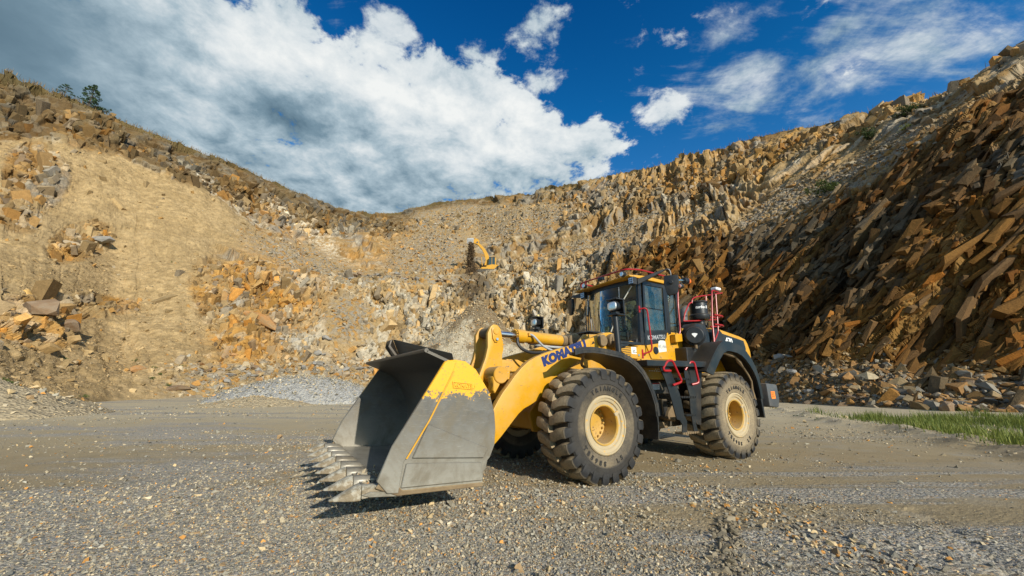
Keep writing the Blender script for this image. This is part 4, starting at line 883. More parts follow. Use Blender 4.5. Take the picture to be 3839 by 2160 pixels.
# ================================================================== ground
def fan(n_r, n_a, r0, r1):
    r = r0*(r1/r0)**np.linspace(0, 1, n_r); a = np.linspace(R(-75), R(75), n_a); rr, aa = np.meshgrid(r, a, indexing='ij')
    return np.stack([rr*np.sin(aa), rr*np.cos(aa), np.zeros_like(rr)], -1).reshape(-1, 3), n_r, n_a
gp, nr, na = fan(520, 620, .9, 75)
EA, EB = np.array([13.0, 16.2]), np.array([10.9, 7.6])      # near edge of the grass: from behind the machine to the right
def edge_dist(p):
    t = EB-EA; t = t/np.hypot(*t); n_ = np.array([-t[1], t[0]]); q_ = p[:, :2]-EA; return q_ @ n_+.35*np.sin(q_ @ t*.9)+.15*np.sin(q_ @ t*2.7)
def gheight(p):
    z = fbm(p*np.array([.16, .16, 0])+3.3, 3, 301)*.10+fbm(p*np.array([1.1, 1.1, 0]), 3, 302)*.020
    # wheel ruts that run from lower right to the rear
    t = p[:, 0]*.80-p[:, 1]*.42; s_ = p[:, 0]*.42+p[:, 1]*.8
    rut = np.exp(-((t+.06*np.sin(s_*.9)-1.55)/.10)**2)*(p[:, 1] < 4.6)*sstep(1.2, 2.2, p[:, 1]); z = z-.055*rut*(.6+.4*np.sin(s_*21))
    z = z*sstep(60, 25, np.hypot(p[:, 0], p[:, 1]))
    # flat where the loader stands
    dl = np.hypot(p[:, 0]-2.2, p[:, 1]-7.2); z = z*(.25+.75*sstep(2.5, 6, dl))
    # low berm along the right edge of the track, and at the left toe
    e_ = edge_dist(p); b = np.exp(-((e_+.5)/.55)**2); z = z+b*(.13+.10*fbm(p*np.array([2., 2., 0]), 3, 303))-.10*sstep(.2, 1.5, e_)*sstep(14, 4, e_)
    return z
z = gheight(gp); lr = np.hypot(gp[:, 0], gp[:, 1])
g1 = cells(np.stack([gp[:, 0]/.045, gp[:, 1]/.045, np.zeros(len(gp))], 1), 700); z = z+(.5-g1[0])*.016*sstep(9, 4, lr)
gp[:, 2] = z
I = (np.arange(nr-1)[:, None]*na+np.arange(na-1)[None, :]).ravel(); gF = np.stack([I, I+1, I+na+1, I+na], 1)
def ground_mat():
    s = NT('gravel_ground'); co = s.coord(); x, y, z = s.sep(co)
    flat = s.n('ShaderNodeCombineXYZ'); s.l(x, flat.inputs[0]); s.l(y, flat.inputs[1]); p = flat.outputs[0]
    big = s.noise(.22, 4, .6, p, .4); mid = s.noise(1.3, 6, .65, p)
    v1 = s.voro(30, p); v2 = s.voro(58, p); d1 = s.voro(30, p, 'F1', 'Distance'); d2 = s.voro(58, p, 'F1', 'Distance')
    stops = [(0, (.12, .12, .11)), (.2, (.25, .235, .20)), (.42, (.36, .31, .22)), (.6, (.21, .205, .185)), (.74, (.45, .39, .29)), (.86, (.31, .305, .29)), (.95, (.46, .28, .12)), (1, (.55, .50, .41))]
    peb = s.ramp(s.sep(v1)[0], stops); peb2 = s.ramp(s.sep(v2)[1], stops); stones = s.mix(s.rng(s.sep(v1)[2], .45, .55), peb, peb2)
    mp = s.n('ShaderNodeMapping'); mp.inputs['Rotation'].default_value = (0, 0, R(-28)); mp.inputs['Scale'].default_value = (.05, 1.1, 1); s.l(p, mp.inputs[0])
    streak = s.noise(1.1, 5, .6, mp.outputs[0])
    mp2 = s.n('ShaderNodeMapping'); mp2.inputs['Scale'].default_value = (.10, .5, 1); mp2.inputs['Rotation'].default_value = (0, 0, R(8)); s.l(p, mp2.inputs[0]); streak2 = s.noise(.9, 5, .6, mp2.outputs[0])
    rightm = s.rng(x, -1.5, 2.5); st = s.mix(rightm, streak2, streak)
    dustc = s.mix(s.rng(mid, .3, .7), (.30, .225, .115), (.41, .31, .17)); dustc = s.mix(s.rng(y, 7, 18, 0, .85), dustc, (.62, .52, .335)); dustc = s.mix(s.rng(st, .38, .48, .45, 0), dustc, (.36, .32, .25))
    # how much dust covers the stones: tracks and the far floor are dusty, the near left is clean gravel
    k = s.math('ADD', s.rng(st, .40, .60, -.35, .55), s.rng(big, .35, .65, -.25, .3)); k = s.math('ADD', k, s.rng(y, 4.2, 9, 0, .62))
    k = s.math('ADD', k, s.math('MULTIPLY', rightm, .52)); k = s.math('ADD', k, s.math('MULTIPLY', s.math('SUBTRACT', mid, .5), .8)); k.node.use_clamp = True
    fine = s.noise(75, 4, .7, p); cover = s.rng(s.math('ADD', s.math('MULTIPLY', k, .95), s.math('MULTIPLY', s.math('SUBTRACT', fine, .5), .9)), .35, .62)
    grit = s.noise(22, 6, .75, p); dd = s.mix(s.rng(fine, .35, .65, 0, 1), s.mix(.6, dustc, (.16, .13, .085)), dustc); dd = s.mix(s.rng(grit, .50, .68, 0, .6), dd, (.19, .165, .12)); dd = s.mix(s.rng(mid, .52, .70, 0, .55), dd, (.27, .25, .205))
    s.set(Base_Color=s.mix(s.math('MULTIPLY', cover, .96), stones, dd), Roughness=.95); s.b.inputs['Specular IOR Level'].default_value = .15
    hgt = s.math('ADD', s.math('MULTIPLY', s.math('SUBTRACT', 1, d1), 1.0), s.math('MULTIPLY', s.math('SUBTRACT', 1, d2), .5)); hgt = s.math('MULTIPLY', hgt, s.rng(cover, 0, 1, 1, .22)); hgt = s.math('ADD', hgt, s.math('MULTIPLY', fine, .5))
    hgt = s.math('MULTIPLY', hgt, s.rng(y, 4.5, 11, 1, .10)); s.bump(hgt, 1.0, .014); return s.m
GROUNDM = ground_mat()
link('ground', npmesh('ground', gp, gF, None), GROUNDM, kind='structure')
_g = MB(); S_ = 1500; _g.poly([(-S_, -S_, -.45), (S_, -S_, -.45), (S_, S_, -.45), (-S_, S_, -.45)], [(0, 1, 2, 3)]); _g.build('terrain', GROUNDM, kind='structure')
# ================================================================== loose stones
def stone_proto(n, seed, flat=.7, jag=1.0):
    r = np.random.default_rng(seed); bm = bmesh.new()
    for _ in range(n):
        v = r.normal(size=3); v /= np.linalg.norm(v); v *= r.uniform(.75, 1.05)**jag
        bm.verts.new((v[0], v[1]*r.uniform(.8, 1), v[2]*flat))
    bmesh.ops.convex_hull(bm, input=bm.verts, use_existing_faces=False)
    for v in [v for v in bm.verts if not v.link_faces]: bm.verts.remove(v)
    bmesh.ops.triangulate(bm, faces=bm.faces); bm.verts.index_update()
    V = np.array([v.co[:] for v in bm.verts]); F = np.array([[v.index for v in f.verts] for f in bm.faces]); bm.free(); return V, F
PROTO = [stone_proto(10, 40+i, .62) for i in range(10)]; PROTO_S = [stone_proto(7, 80+i, .7) for i in range(10)]; PROTO_B = [stone_proto(14, 120+i, .72, .7) for i in range(10)]
def rand_rot(n, tilt, r):
    yaw = r.uniform(0, 2*math.pi, n); tx = r.normal(0, tilt, n); ty = r.normal(0, tilt, n)
    c, s = np.cos(yaw), np.sin(yaw); Z = np.zeros(n); O = np.ones(n)
    Mz = np.stack([np.stack([c, -s, Z], -1), np.stack([s, c, Z], -1), np.stack([Z, Z, O], -1)], 1)
    c, s = np.cos(tx), np.sin(tx); Mx = np.stack([np.stack([O, Z, Z], -1), np.stack([Z, c, -s], -1), np.stack([Z, s, c], -1)], 1)
    c, s = np.cos(ty), np.sin(ty); My = np.stack([np.stack([c, Z, s], -1), np.stack([Z, O, Z], -1), np.stack([-s, Z, c], -1)], 1)
    return Mz @ Mx @ My
def scatter(name, pos, size, col, mat, protos, tilt=.35, seed=1, sink=.2, parent=None, **k):
    r = np.random.default_rng(seed); n = len(pos); pick = r.integers(0, len(protos), n); Rm = rand_rot(n, tilt, r); st = r.uniform(.7, 1.35, (n, 3))
    Vs, Fs, Cs, off = [], [], [], 0
    for i, (pv_, pf) in enumerate(protos):
        q = np.where(pick == i)[0]
        if not len(q): continue
        v = pv_[None]*st[q][:, None]*size[q][:, None, None]; v = np.einsum('nij,nkj->nki', Rm[q], v)+pos[q][:, None]; v[:, :, 2] += (size[q]*(.5-sink))[:, None]
        Vs.append(v.reshape(-1, 3)); Fs.append((pf[None]+(np.arange(len(q))*len(pv_))[:, None, None]+off).reshape(-1, 3)); off += len(q)*len(pv_)
        Cs.append(np.repeat(col[q], len(pv_), 0))
    return link(name, npmesh(name, np.concatenate(Vs), np.concatenate(Fs), np.concatenate(Cs)), mat, parent, **k)
def stone_mat(name, sc=30, rough=.85):
    s = NT(name); a = s.n('ShaderNodeAttribute', attribute_name='Col').outputs['Color']; n = s.noise(sc, 6, .7)
    cc = s.n('ShaderNodeVectorMath', operation='SCALE'); s.l(a, cc.inputs[0]); s.l(s.rng(n, .25, .75, .72, 1.28), cc.inputs['Scale'])
    s.set(Base_Color=cc.outputs[0], Roughness=rough); s.b.inputs['Specular IOR Level'].default_value = .25; s.bump(n, .4, .5/sc); return s.m
STONEM, BOULM = stone_mat('gravel_stone', 60), stone_mat('rubble_stone', 6)
PAL = np.array([(.17, .18, .19), (.26, .26, .25), (.36, .33, .275), (.30, .305, .305), (.43, .385, .31), (.20, .195, .185), (.50, .27, .09), (.46, .38, .26), (.55, .51, .44), (.30, .22, .14)])*np.array([1.04, .94, .74])
def pal(n, r, w): 
    w = np.array(w, float); c = PAL[r.choice(len(PAL), n, p=w/w.sum())]; return c*r.uniform(.78, 1.25, (n, 1))
r = np.random.default_rng(5)
def field(n, dmin, dmax, r):
    """points on the ground, more of them near the viewpoint"""
    d = dmin*(dmax/dmin)**r.uniform(0, 1, n); a = r.uniform(R(-62), R(62), n); return np.stack([d*np.tan(a)*.78, d, np.zeros(n)], 1)
p = field(190000, 1.7, 12, r)
den = .45+.9*fbm(p*np.array([.30, .5, 0])+9, 3, 810)+.35*sstep(.8, -1.2, p[:, 0])+.25*sstep(6, 3, p[:, 1])
band = fbm(np.stack([(p[:, 0]*.75-p[:, 1]*.66)*.05, (p[:, 0]*.66+p[:, 1]*.75)*.9, np.zeros(len(p))], 1), 4, 811); den += (band*1.1-.15)*sstep(-1, 1.5, p[:, 0])
den -= sstep(4.6, 7, p[:, 1])*.75*sstep(.5, -1, p[:, 0]); den -= .28*sstep(.2, 2.0, p[:, 0])
p = p[(r.uniform(0, 1, len(p)) < np.clip(den, .03, 1))]; n = len(p); p[:, 2] = gheight(p)
size = np.exp(r.normal(math.log(.0092), .50, n))*np.clip(p[:, 1]/4.5, .75, 1.5); size = np.clip(size, .006, .06)
scatter('gravel', p, size, pal(n, r, (9, 13, 11, 11, 5, 9, 2.0, 6, 1.6, 4)), STONEM, PROTO_S, .5, 3, .25, kind='stuff')
p = np.stack([r.uniform(-22, 18, 26000), 7*(34/7)**r.uniform(0, 1, 26000), np.zeros(26000)], 1); p = p[np.abs(p[:, 0]) < p[:, 1]*1.5]; f_ = fbm(p*np.array([.12, .7, 0])+5, 4, 815); p = p[r.uniform(-.1, .9, len(p)) < f_+.22]; p[:, 2] = gheight(p); n = len(p)
scatter('yard_grit', p, np.clip(np.exp(r.normal(math.log(.016), .55, n)), .008, .10)*np.clip(p[:, 1]/10, 1, 2), pal(n, r, (9, 13, 11, 11, 5, 9, 2, 6, 1, 4))*.85, STONEM, PROTO_S, .5, 14, .25, kind='stuff')
# bigger orange and grey lumps on the gravel, and the rows of crumbs thrown up beside the tracks
p = field(300, 2.2, 9, r); t = p[:, 0]*.66-p[:, 1]*.75
q2 = np.stack([r.normal(0, .16, 700), r.uniform(-1, 1, 700), np.zeros(700)], 1); L0, L1 = np.array([2.35, 5.2]), np.array([2.9, 2.7]); u_ = (q2[:, 1]+1)/2; q2 = np.stack([L0[0]+(L1[0]-L0[0])*u_+q2[:, 0]*1.3, L0[1]+(L1[1]-L0[1])*u_+q2[:, 0], np.zeros(700)], 1)
p = np.concatenate([p, q2]); p[:, 2] = gheight(p); n = len(p); size = np.exp(r.normal(math.log(.019), .42, n)); size = np.clip(size, .012, .06)
scatter('gravel_lumps', p, size, pal(n, r, (6, 8, 8, 7, 3, 5, 5, 6, 1.5, 4)), STONEM, PROTO, .4, 4, .3, kind='stuff')
p = np.stack([1.50+r.normal(0, .07, 420), r.uniform(1.9, 4.3, 420), np.zeros(420)], 1); p[:, 0] += (p[:, 1]-3)*.525; p[:, 2] = gheight(p); n = len(p)
scatter('dirt_clods', p, np.clip(np.exp(r.normal(math.log(.024), .45, n)), .01, .06), np.tile([(.20, .165, .11)], (n, 1))*r.uniform(.7, 1.3, (n, 1)), STONEM, PROTO, .5, 6, .3, kind='stuff')
# ---- rubble lying on the slopes
def on_slope(n, w, r):
    w = w/w.sum(); i = r.choice(len(TP), n, p=w); return i
area = np.linalg.norm(np.cross(np.gradient(TP.reshape(NU, NVT, 3), axis=0).reshape(-1, 3), np.gradient(TP.reshape(NU, NVT, 3), axis=1).reshape(-1, 3)), axis=1)
inv = (TV > .05)*(TV < 5.6)*area/np.clip(dist, 15, 200)**1.6
foot = sstep(1.25, .55, TV)*(TV > -.05)
W1 = inv*(scree*1.0+.010*rock+.035*clay)*(1-clay*.3)+inv*foot*sstep(380, 620, TU)*1.2
i = on_slope(20000, W1, r); n = len(i); dd_ = dist[i]
size = np.exp(r.normal(0, .55, n))*.0036*dd_*np.where(TV[i] < 1.3, 1.0, .60); size = np.clip(size, .05, .9)
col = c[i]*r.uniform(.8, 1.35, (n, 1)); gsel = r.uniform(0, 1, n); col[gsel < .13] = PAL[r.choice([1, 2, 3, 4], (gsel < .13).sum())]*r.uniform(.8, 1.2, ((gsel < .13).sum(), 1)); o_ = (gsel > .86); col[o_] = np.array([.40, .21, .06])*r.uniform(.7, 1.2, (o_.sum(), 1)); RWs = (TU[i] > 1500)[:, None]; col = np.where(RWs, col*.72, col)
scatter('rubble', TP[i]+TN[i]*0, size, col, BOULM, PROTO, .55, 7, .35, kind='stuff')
# coarse rubble at the foot of the right-hand face
Wr = inv*foot*(TU > 1860)*(TV < 1.1); i = on_slope(5200, Wr, r); n = len(i); size = np.clip(np.exp(r.normal(math.log(.13), .6, n)), .05, .75)
gs = r.uniform(0, 1, n)[:, None]; col = np.where(gs < .50, np.array([[.30, .165, .06]]), np.where(gs < .70, np.array([[.21, .19, .15]]), np.array([[.28, .205, .11]])))*r.uniform(.65, 1.2, (n, 1))
scatter('coarse_rubble', TP[i], size, col, BOULM, PROTO, .6, 8, .3, kind='stuff')
# small stones over the clay slope
i = on_slope(15000, inv*clay*sstep(0, .4, TV)*(.35+sstep(-.1, .5, n2)+.8*(TY > 640)), r); n = len(i); size = np.clip(np.exp(r.normal(math.log(.05), .65, n)), .02, .45)
scatter('slope_stones', TP[i], size, c[i]*r.uniform(.55, 1.5, (n, 1))*np.where(r.uniform(0, 1, (n, 1)) < .3, np.array([[.95, 1.0, 1.15]]), 1), BOULM, PROTO, .6, 9, .35, kind='stuff')
# ---- angular blocks and slabs that stand out of the faces, lying along the bedding
def slab_proto(seed):
    r_ = np.random.default_rng(seed); bm = bmesh.new()
    for x_ in (-1, 1):
        for y_ in (-1, 1):
            for z_ in (-1, 1): bm.verts.new((x_*r_.uniform(.55, 1.05), y_*r_.uniform(.6, 1.05), z_*r_.uniform(.7, 1.0)))
    for _ in range(3): v_ = r_.normal(size=3); v_ /= np.abs(v_).max(); bm.verts.new(v_*r_.uniform(.9, 1.08))
    bmesh.ops.convex_hull(bm, input=bm.verts)
    for v_ in [v_ for v_ in bm.verts if not v_.link_faces]: bm.verts.remove(v_)
    bmesh.ops.triangulate(bm, faces=bm.faces); bm.verts.index_update(); V = np.array([v_.co[:] for v_ in bm.verts]); F = np.array([[v_.index for v_ in f_.verts] for f_ in bm.faces]); bm.free(); return V, F
SLAB = [slab_proto(500+k) for k in range(14)]
def slabs(name, i, L, ratio, frame, jit, col, seed, out=.1):
    r_ = np.random.default_rng(seed); n = len(i); pick = r_.integers(0, len(SLAB), n); J = rand_rot(n, 1, r_)
    a = r_.normal(0, jit, (n, 3)); Z = np.zeros(n); K = np.stack([np.stack([Z, -a[:, 2], a[:, 1]], -1), np.stack([a[:, 2], Z, -a[:, 0]], -1), np.stack([-a[:, 1], a[:, 0], Z], -1)], 1); th = np.linalg.norm(a, axis=1)[:, None, None]+1e-6
    J = np.eye(3)[None]+np.sin(th)/th*K+(1-np.cos(th))/th**2*(K @ K); M = J @ frame; sz = L[:, None]*np.array(ratio)*r_.uniform(.7, 1.35, (n, 3)); pos = TP[i]+hz[i]*(L*out)[:, None]
    Vs, Fs, Cs, off = [], [], [], 0
    for k, (pv_, pf) in enumerate(SLAB):
        q = np.where(pick == k)[0]; v = np.einsum('nij,nkj->nki', M[q], pv_[None]*sz[q][:, None])+pos[q][:, None]
        Vs.append(v.reshape(-1, 3)); Fs.append((pf[None]+(np.arange(len(q))*len(pv_))[:, None, None]+off).reshape(-1, 3)); off += len(q)*len(pv_); Cs.append(np.repeat(col[q], len(pv_), 0))
    return link(name, npmesh(name, np.concatenate(Vs), np.concatenate(Fs), np.concatenate(Cs)), ROCKM, kind='stuff')
FR = np.stack([e1, e2, e3], 1); rockw = inv*rock*(TV > .12)*(TV < 5.95)
def tint(i, w):
    n = len(i); k = r.uniform(0, 1, n)[:, None]; cc_ = c[i]*r.uniform(.62, 1.3, (n, 1)); cc_ = np.where(k < .16, cc_*np.array([[1.25, 1.02, .70]]), cc_); return np.clip(np.where(k > .86, cc_*.6+cc_.mean(1, keepdims=True)*np.array([[.42, .40, .36]]), cc_), .01, .6)
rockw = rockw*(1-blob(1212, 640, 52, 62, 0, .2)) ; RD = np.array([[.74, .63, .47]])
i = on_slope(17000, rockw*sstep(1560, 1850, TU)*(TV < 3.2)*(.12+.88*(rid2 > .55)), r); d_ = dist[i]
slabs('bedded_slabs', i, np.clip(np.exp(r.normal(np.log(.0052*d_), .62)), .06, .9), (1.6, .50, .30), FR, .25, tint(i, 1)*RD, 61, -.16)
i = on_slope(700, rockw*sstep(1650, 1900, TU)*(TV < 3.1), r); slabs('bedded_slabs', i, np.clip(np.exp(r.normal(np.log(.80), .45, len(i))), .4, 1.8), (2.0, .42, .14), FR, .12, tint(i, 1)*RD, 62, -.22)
Fc = np.stack([np.array([.12, -.1, .98]), np.array([-.1, -.98, -.1]), np.array([.98, -.1, -.12])], 1)
i = on_slope(23000, rockw*sstep(1950, 1600, TU)*sstep(330, 560, TU)*(TV < 3.4)+rockw*(TV > 4.85)*1.3*sstep(300, 600, TU)+rockw*(TU < 430)*.5, r); d_ = dist[i]
slabs('cliff_blocks', i, np.clip(np.exp(r.normal(np.log(.0034*d_), .58)), .06, 1.3), (1.5, .65, .5), Fc, .38, tint(i, 0), 63, -.22)
# ---- big boulders one by one
BOULDER_ME = []
for k in range(8):
    V, F = stone_proto(18, 300+k, .74, .5); me = npmesh('boulder', V, F, np.ones((len(V), 3))*1.0); BOULDER_ME.append(me)
def boulder_mat(name, col, col2):
    s = NT(name); co = s.coord(); n = s.noise(2.2, 7, .7, co); n2 = s.noise(9, 6, .7, co)
    mp = s.n('ShaderNodeMapping'); mp.inputs['Scale'].default_value = (1, 1, 6); s.l(co, mp.inputs[0]); n3 = s.noise(1.6, 5, .65, mp.outputs[0])
    cc = s.mix(s.rng(n, .38, .62), col, col2); cc = s.mix(s.rng(n2, .5, .75, 0, .5), cc, tuple(q*.45 for q in col))
    s.set(Base_Color=cc, Roughness=.9); s.bump(s.math('ADD', s.math('MULTIPLY', n3, .8), n2), .8, .06); return s.m
BM_ = {'tan': boulder_mat('tan_rock', (.38, .28, .16), (.30, .25, .18)), 'orange': boulder_mat('orange_rock', (.42, .20, .06), (.33, .22, .11)), 'grey': boulder_mat('grey_rock', (.24, .235, .22), (.31, .28, .23)), 'brown': boulder_mat('brown_rock', (.20, .12, .06), (.26, .19, .12))}
def surf(xd, yd):
    """nearest terrain point below the mark"""
    k = ((TU-xd)**2+(TY-yd)**2*1.0+(TV > 6)*1e9).argmin(); return Vector(TP[k])
def boulder(xd, yd, sz, kind, label, group=None, ground_=False, rot_=None, k=None):
    if ground_:
        a, b = ray(xd, yd); dpt = -HC/float(b); loc = Vector((float(a)*dpt, dpt, 0))
    else: loc = surf(xd, yd)
    src = BOULDER_ME[random.randrange(8) if k is None else k]; me = src.copy(); me.materials.clear(); me.materials.append(BM_[kind])
    o = bpy.data.objects.new('boulder', me); COL.objects.link(o); o.location = loc+Vector((0, 0, sz[2]*.35)); o.scale = sz; o.rotation_euler = rot_ or (random.uniform(-.3, .3), random.uniform(-.3, .3), random.uniform(0, 6))
    return tag(o, label, 'boulder', group)
boulder(2385, 1040, (.55, .30, .62), 'brown', 'upright brown slab of rock leaning at the edge of the green grass', rot_=(.1, .22, .3), k=2)
boulder(2120, 1040, (.50, .40, .34), 'brown', 'dark brown boulder at the foot of the right rubble, left of the grass strip')
boulder(2190, 1028, (.45, .35, .26), 'tan', 'pale tan boulder just behind the left end of the grass strip')
boulder(1965, 905, (.75, .6, .5), 'grey', 'grey boulder behind the counterweight of the wheel loader')
boulder(1990, 940, (.6, .5, .42), 'grey', 'grey block low in the rubble behind the rear mud flap')
boulder(245, 610, (2.1, 1.3, .95), 'grey', 'large grey slab sticking out of the sandy left slope', rot_=(.2, -.3, .4), k=1)
boulder(190, 622, (1.6, 1.1, .7), 'tan', 'tan slab beside the large grey slab on the left slope', rot_=(-.2, .25, 1.0), k=4)
boulder(95, 800, (2.2, 1.7, 1.25), 'brown', 'big rust brown outcrop block low on the left slope', rot_=(.2, .2, .2), k=3)
boulder(160, 835, (1.1, 1.0, .9), 'brown', 'dark brown block at the right end of the rust brown outcrop', k=5)
boulder(655, 815, (2.8, 1.8, 1.5), 'orange', 'large smooth orange yellow block at the foot of the centre left rock', rot_=(.2, .55, .3), k=6)
boulder(160, 1018, (.62, .45, .34), 'orange', 'orange boulder with white face at the left edge of the gravel yard')
boulder(22, 1040, (.45, .35, .30), 'brown', 'rust brown boulder at the far left edge of the yard')
boulder(65, 1046, (.36, .26, .22), 'grey', 'small grey boulder beside the rust brown one at the left edge')
boulder(350, 935, (.8, .6, .5), 'orange', 'rust coloured boulder half way up the clay at the left')
boulder(445, 985, (1.1, .7, .45), 'brown', 'flat brown boulder at the left end of the boulder row by the yard')
G1 = 'boulders lying at the foot of the centre left rock'
for k in range(26):
    u = random.random(); boulder(480+170*u+random.uniform(-12, 12), 985-75*abs(random.gauss(0, .55))-10*u, tuple(random.uniform(.30, .70)*q for q in (1.1, .9, .75)), random.choice(['grey', 'grey', 'orange', 'tan', 'brown']), 'boulder in the loose row at the foot of the centre left rock', G1)
G2 = 'blocks of the grey rubble heap below the bench'
for k in range(26): boulder(700+random.random()*230, 955-random.random()*110, tuple(random.uniform(.35, .85)*q for q in (1.1, .9, .8)), random.choice(['grey', 'grey', 'tan']), 'angular block in the grey rubble heap below the bench', G2)
G3 = 'blocks along the edge of the middle bench'
for k in range(24):
    x = 880+random.random()*330; boulder(x, 712-10*math.sin((x-880)/60)-random.random()*14, tuple(random.uniform(.4, 1.1)*q for q in (1.2, .9, .7)), random.choice(['grey', 'brown', 'tan']), 'block lying along the edge of the middle bench', G3)
G4 = 'boulders in the coarse rubble at the foot of the right rock face'
for k in range(34):
    x = 1930+random.random()*640; boulder(x, 1030-random.random()*115, tuple(random.uniform(.18, .48)*q for q in (1.15, .9, .75)), random.choice(['orange', 'grey', 'tan', 'brown']), 'boulder in the coarse rubble under the right rock face', G4)
# ---- heaps of gravel
def heap(name, loc, rx, ry, h, label, mat, seed, prof=1.0, yaw=0, stones=0, spal=None, ssize=.05):
    n = 150; a = np.linspace(0, 2*math.pi, n, endpoint=False); rr = np.linspace(0, 1, 64)**.9; A, Rr = np.meshgrid(a, rr, indexing='ij')
    base = np.stack([np.cos(A), np.sin(A), np.zeros_like(A)], -1)*Rr[..., None]; w = 1+.12*fbm(base.reshape(-1, 3)*1.7+seed, 3, seed).reshape(A.shape)
    P_ = np.stack([base[..., 0]*rx*w, base[..., 1]*ry*w, h*np.clip(1-Rr**prof, 0, 1)], -1).reshape(-1, 3)
    P_[:, 2] += (fbm(P_*.8, 4, seed+1)*.10*h*.4+fbm(P_*3.5, 3, seed+2)*.06)*np.repeat(1, len(P_)); P_[:, 2] -= .12*(Rr.ravel() > .97)
    I_ = (np.arange(n)[:, None]*64+np.arange(63)[None, :]).ravel(); J_ = (((np.arange(n)+1) % n)[:, None]*64+np.arange(63)[None, :]).ravel(); F_ = np.stack([I_, I_+1, J_+1, J_], 1)
    o = link(name, npmesh(name, P_, F_, None), mat); o.location = loc; o.rotation_euler = (0, 0, yaw); tag(o, label, 'heap')
    if stones:
        r_ = np.random.default_rng(seed); i_ = r_.integers(0, len(P_), stones); i_ = i_[Rr.ravel()[i_] < .99]; pp = P_[i_]+r_.normal(0, .12, (len(i_), 3))*np.array([1, 1, .1])
        sz = np.clip(np.exp(r_.normal(math.log(ssize), .5, len(i_))), ssize*.4, ssize*4); scatter('loose_stones', pp, sz, pal(len(i_), r_, spal), STONEM, PROTO_S, .5, seed, .2, o, kind='stuff')
    return o
def heap_mat(name, a, b, dark=None):
    s = NT(name); co = s.coord(); v = s.voro(9, co); n = s.noise(.8, 5, .6, co); peb = s.mix(s.rng(s.sep(v)[0], .2, .8), a, b)
    if dark:
        mp = s.n('ShaderNodeMapping'); mp.inputs['Scale'].default_value = (.55, .55, .05); s.l(co, mp.inputs[0]); k = s.noise(1.0, 4, .6, mp.outputs[0]); zz = s.sep(co)[2]; k = s.math('ADD', k, s.rng(zz, 3, 12.5, -.16, .20)); peb = s.mix(s.rng(k, .44, .56, 0, .95), peb, dark)
    s.set(Base_Color=s.mix(s.rng(n, .3, .7, 0, .35), peb, a), Roughness=.95); s.b.inputs['Specular IOR Level'].default_value = .15; s.bump(s.voro(9, co, 'F1', 'Distance'), 1.0, .08); return s.m
HG = heap_mat('grey_chippings', (.26, .255, .24), (.42, .40, .35)); HB = heap_mat('brown_spoil', (.36, .30, .20), (.48, .42, .31), (.15, .10, .05)); HS = heap_mat('sandy_spoil', (.30, .24, .15), (.38, .31, .20))
loc = at(770, 1000, 30.0); heap('gravel_heap', (float(loc[0])-.2, 30.0, 0), 7.4, 4.2, 2.05, 'low grey heap of chippings at the back of the yard, left of the bucket', HG, 31, 1.5, .1, 5200, (8, 10, 8, 10, 6, 6, .6, 3, 3, 1), .05)
loc = at(615, 1010, 24.0); heap('sand_ridge', (float(loc[0]), 25.0, -.05), 3.6, 1.6, .62, 'small sandy ridge at the left foot of the grey heap', HS, 37, 1.3, .25, 900, (2, 3, 8, 3, 6, 2, 1, 8, 2, 3), .03)
loc = at(1180, 985, 47.0); heap('spoil_heap', (float(loc[0])+.6, 49, 0), 13.5, 12.0, 12.6, 'tall brown cone of spoil behind the bucket and lift arms', HB, 33, .92, 0, 9000, (2, 3, 10, 3, 7, 2, 3, 14, 3, 10), .075)
loc = at(40, 1030, 15.0); heap('earth_bank', (-24.5, 17.2, -.1), 5.5, 3.6, 1.9, 'weedy earth bank at the left edge of the yard', HS, 39, 1.2, .2, 900, (2, 3, 8, 3, 6, 2, 3, 8, 2, 3), .06)
# ---- gravel lying in the bucket between the teeth
Lm = loader.matrix_basis if False else Matrix.Translation((LX, LY, 0)) @ Matrix.Rotation(LA+math.pi, 4, 'Z')
n = 330; x = r.uniform(2.75, 3.22, n); y = r.uniform(.35, 1.42, n); keep = r.uniform(0, 1, n) < sstep(2.70, 3.1, x)*sstep(.2, 1.2, y); x, y = x[keep], y[keep]
pp = np.array([list(Lm @ Vector((a, b, .345+(a-2.75)*.06))) for a, b in zip(x, y)]); n = len(pp)
scatter('loose_gravel', pp, np.clip(np.exp(r.normal(math.log(.021), .4, n)), .01, .05), pal(n, r, (5, 6, 10, 6, 9, 3, 2, 8, 8, 2)), STONEM, PROTO_S, .6, 17, .1, kind='stuff')
# ================================================================== plants
def leaf_mat(name, a, b, sc=3.0):
    s = NT(name); at_ = s.n('ShaderNodeAttribute', attribute_name='Col').outputs['Color']
    s.set(Base_Color=s.mix(s.sep(at_)[0], a, b), Roughness=.6); s.b.inputs['Specular IOR Level'].default_value = .2
    tl = s.n('ShaderNodeBsdfTranslucent'); s.l(s.mix(s.sep(at_)[0], a, b), tl.inputs[0]); mx = s.n('ShaderNodeMixShader'); mx.inputs[0].default_value = .3
    s.l(s.b.outputs[0], mx.inputs[1]); s.l(tl.outputs[0], mx.inputs[2]); s.l(mx.outputs[0], s.out.inputs[0]); return s.m
GRASSM = leaf_mat('green_grass', (.050, .095, .014), (.25, .27, .06)); DRYM = leaf_mat('dry_grass', (.15, .095, .04), (.34, .24, .12))
TREEM = leaf_mat('tree_leaf', (.030, .060, .022), (.085, .13, .05)); BUSHM = leaf_mat('bush_leaf', (.026, .045, .014), (.085, .115, .03)); WEEDM = leaf_mat('weed_leaf', (.05, .09, .02), (.15, .20, .05))
BARK = plain('bark', (.12, .095, .07), .9, 0, .25, 8)
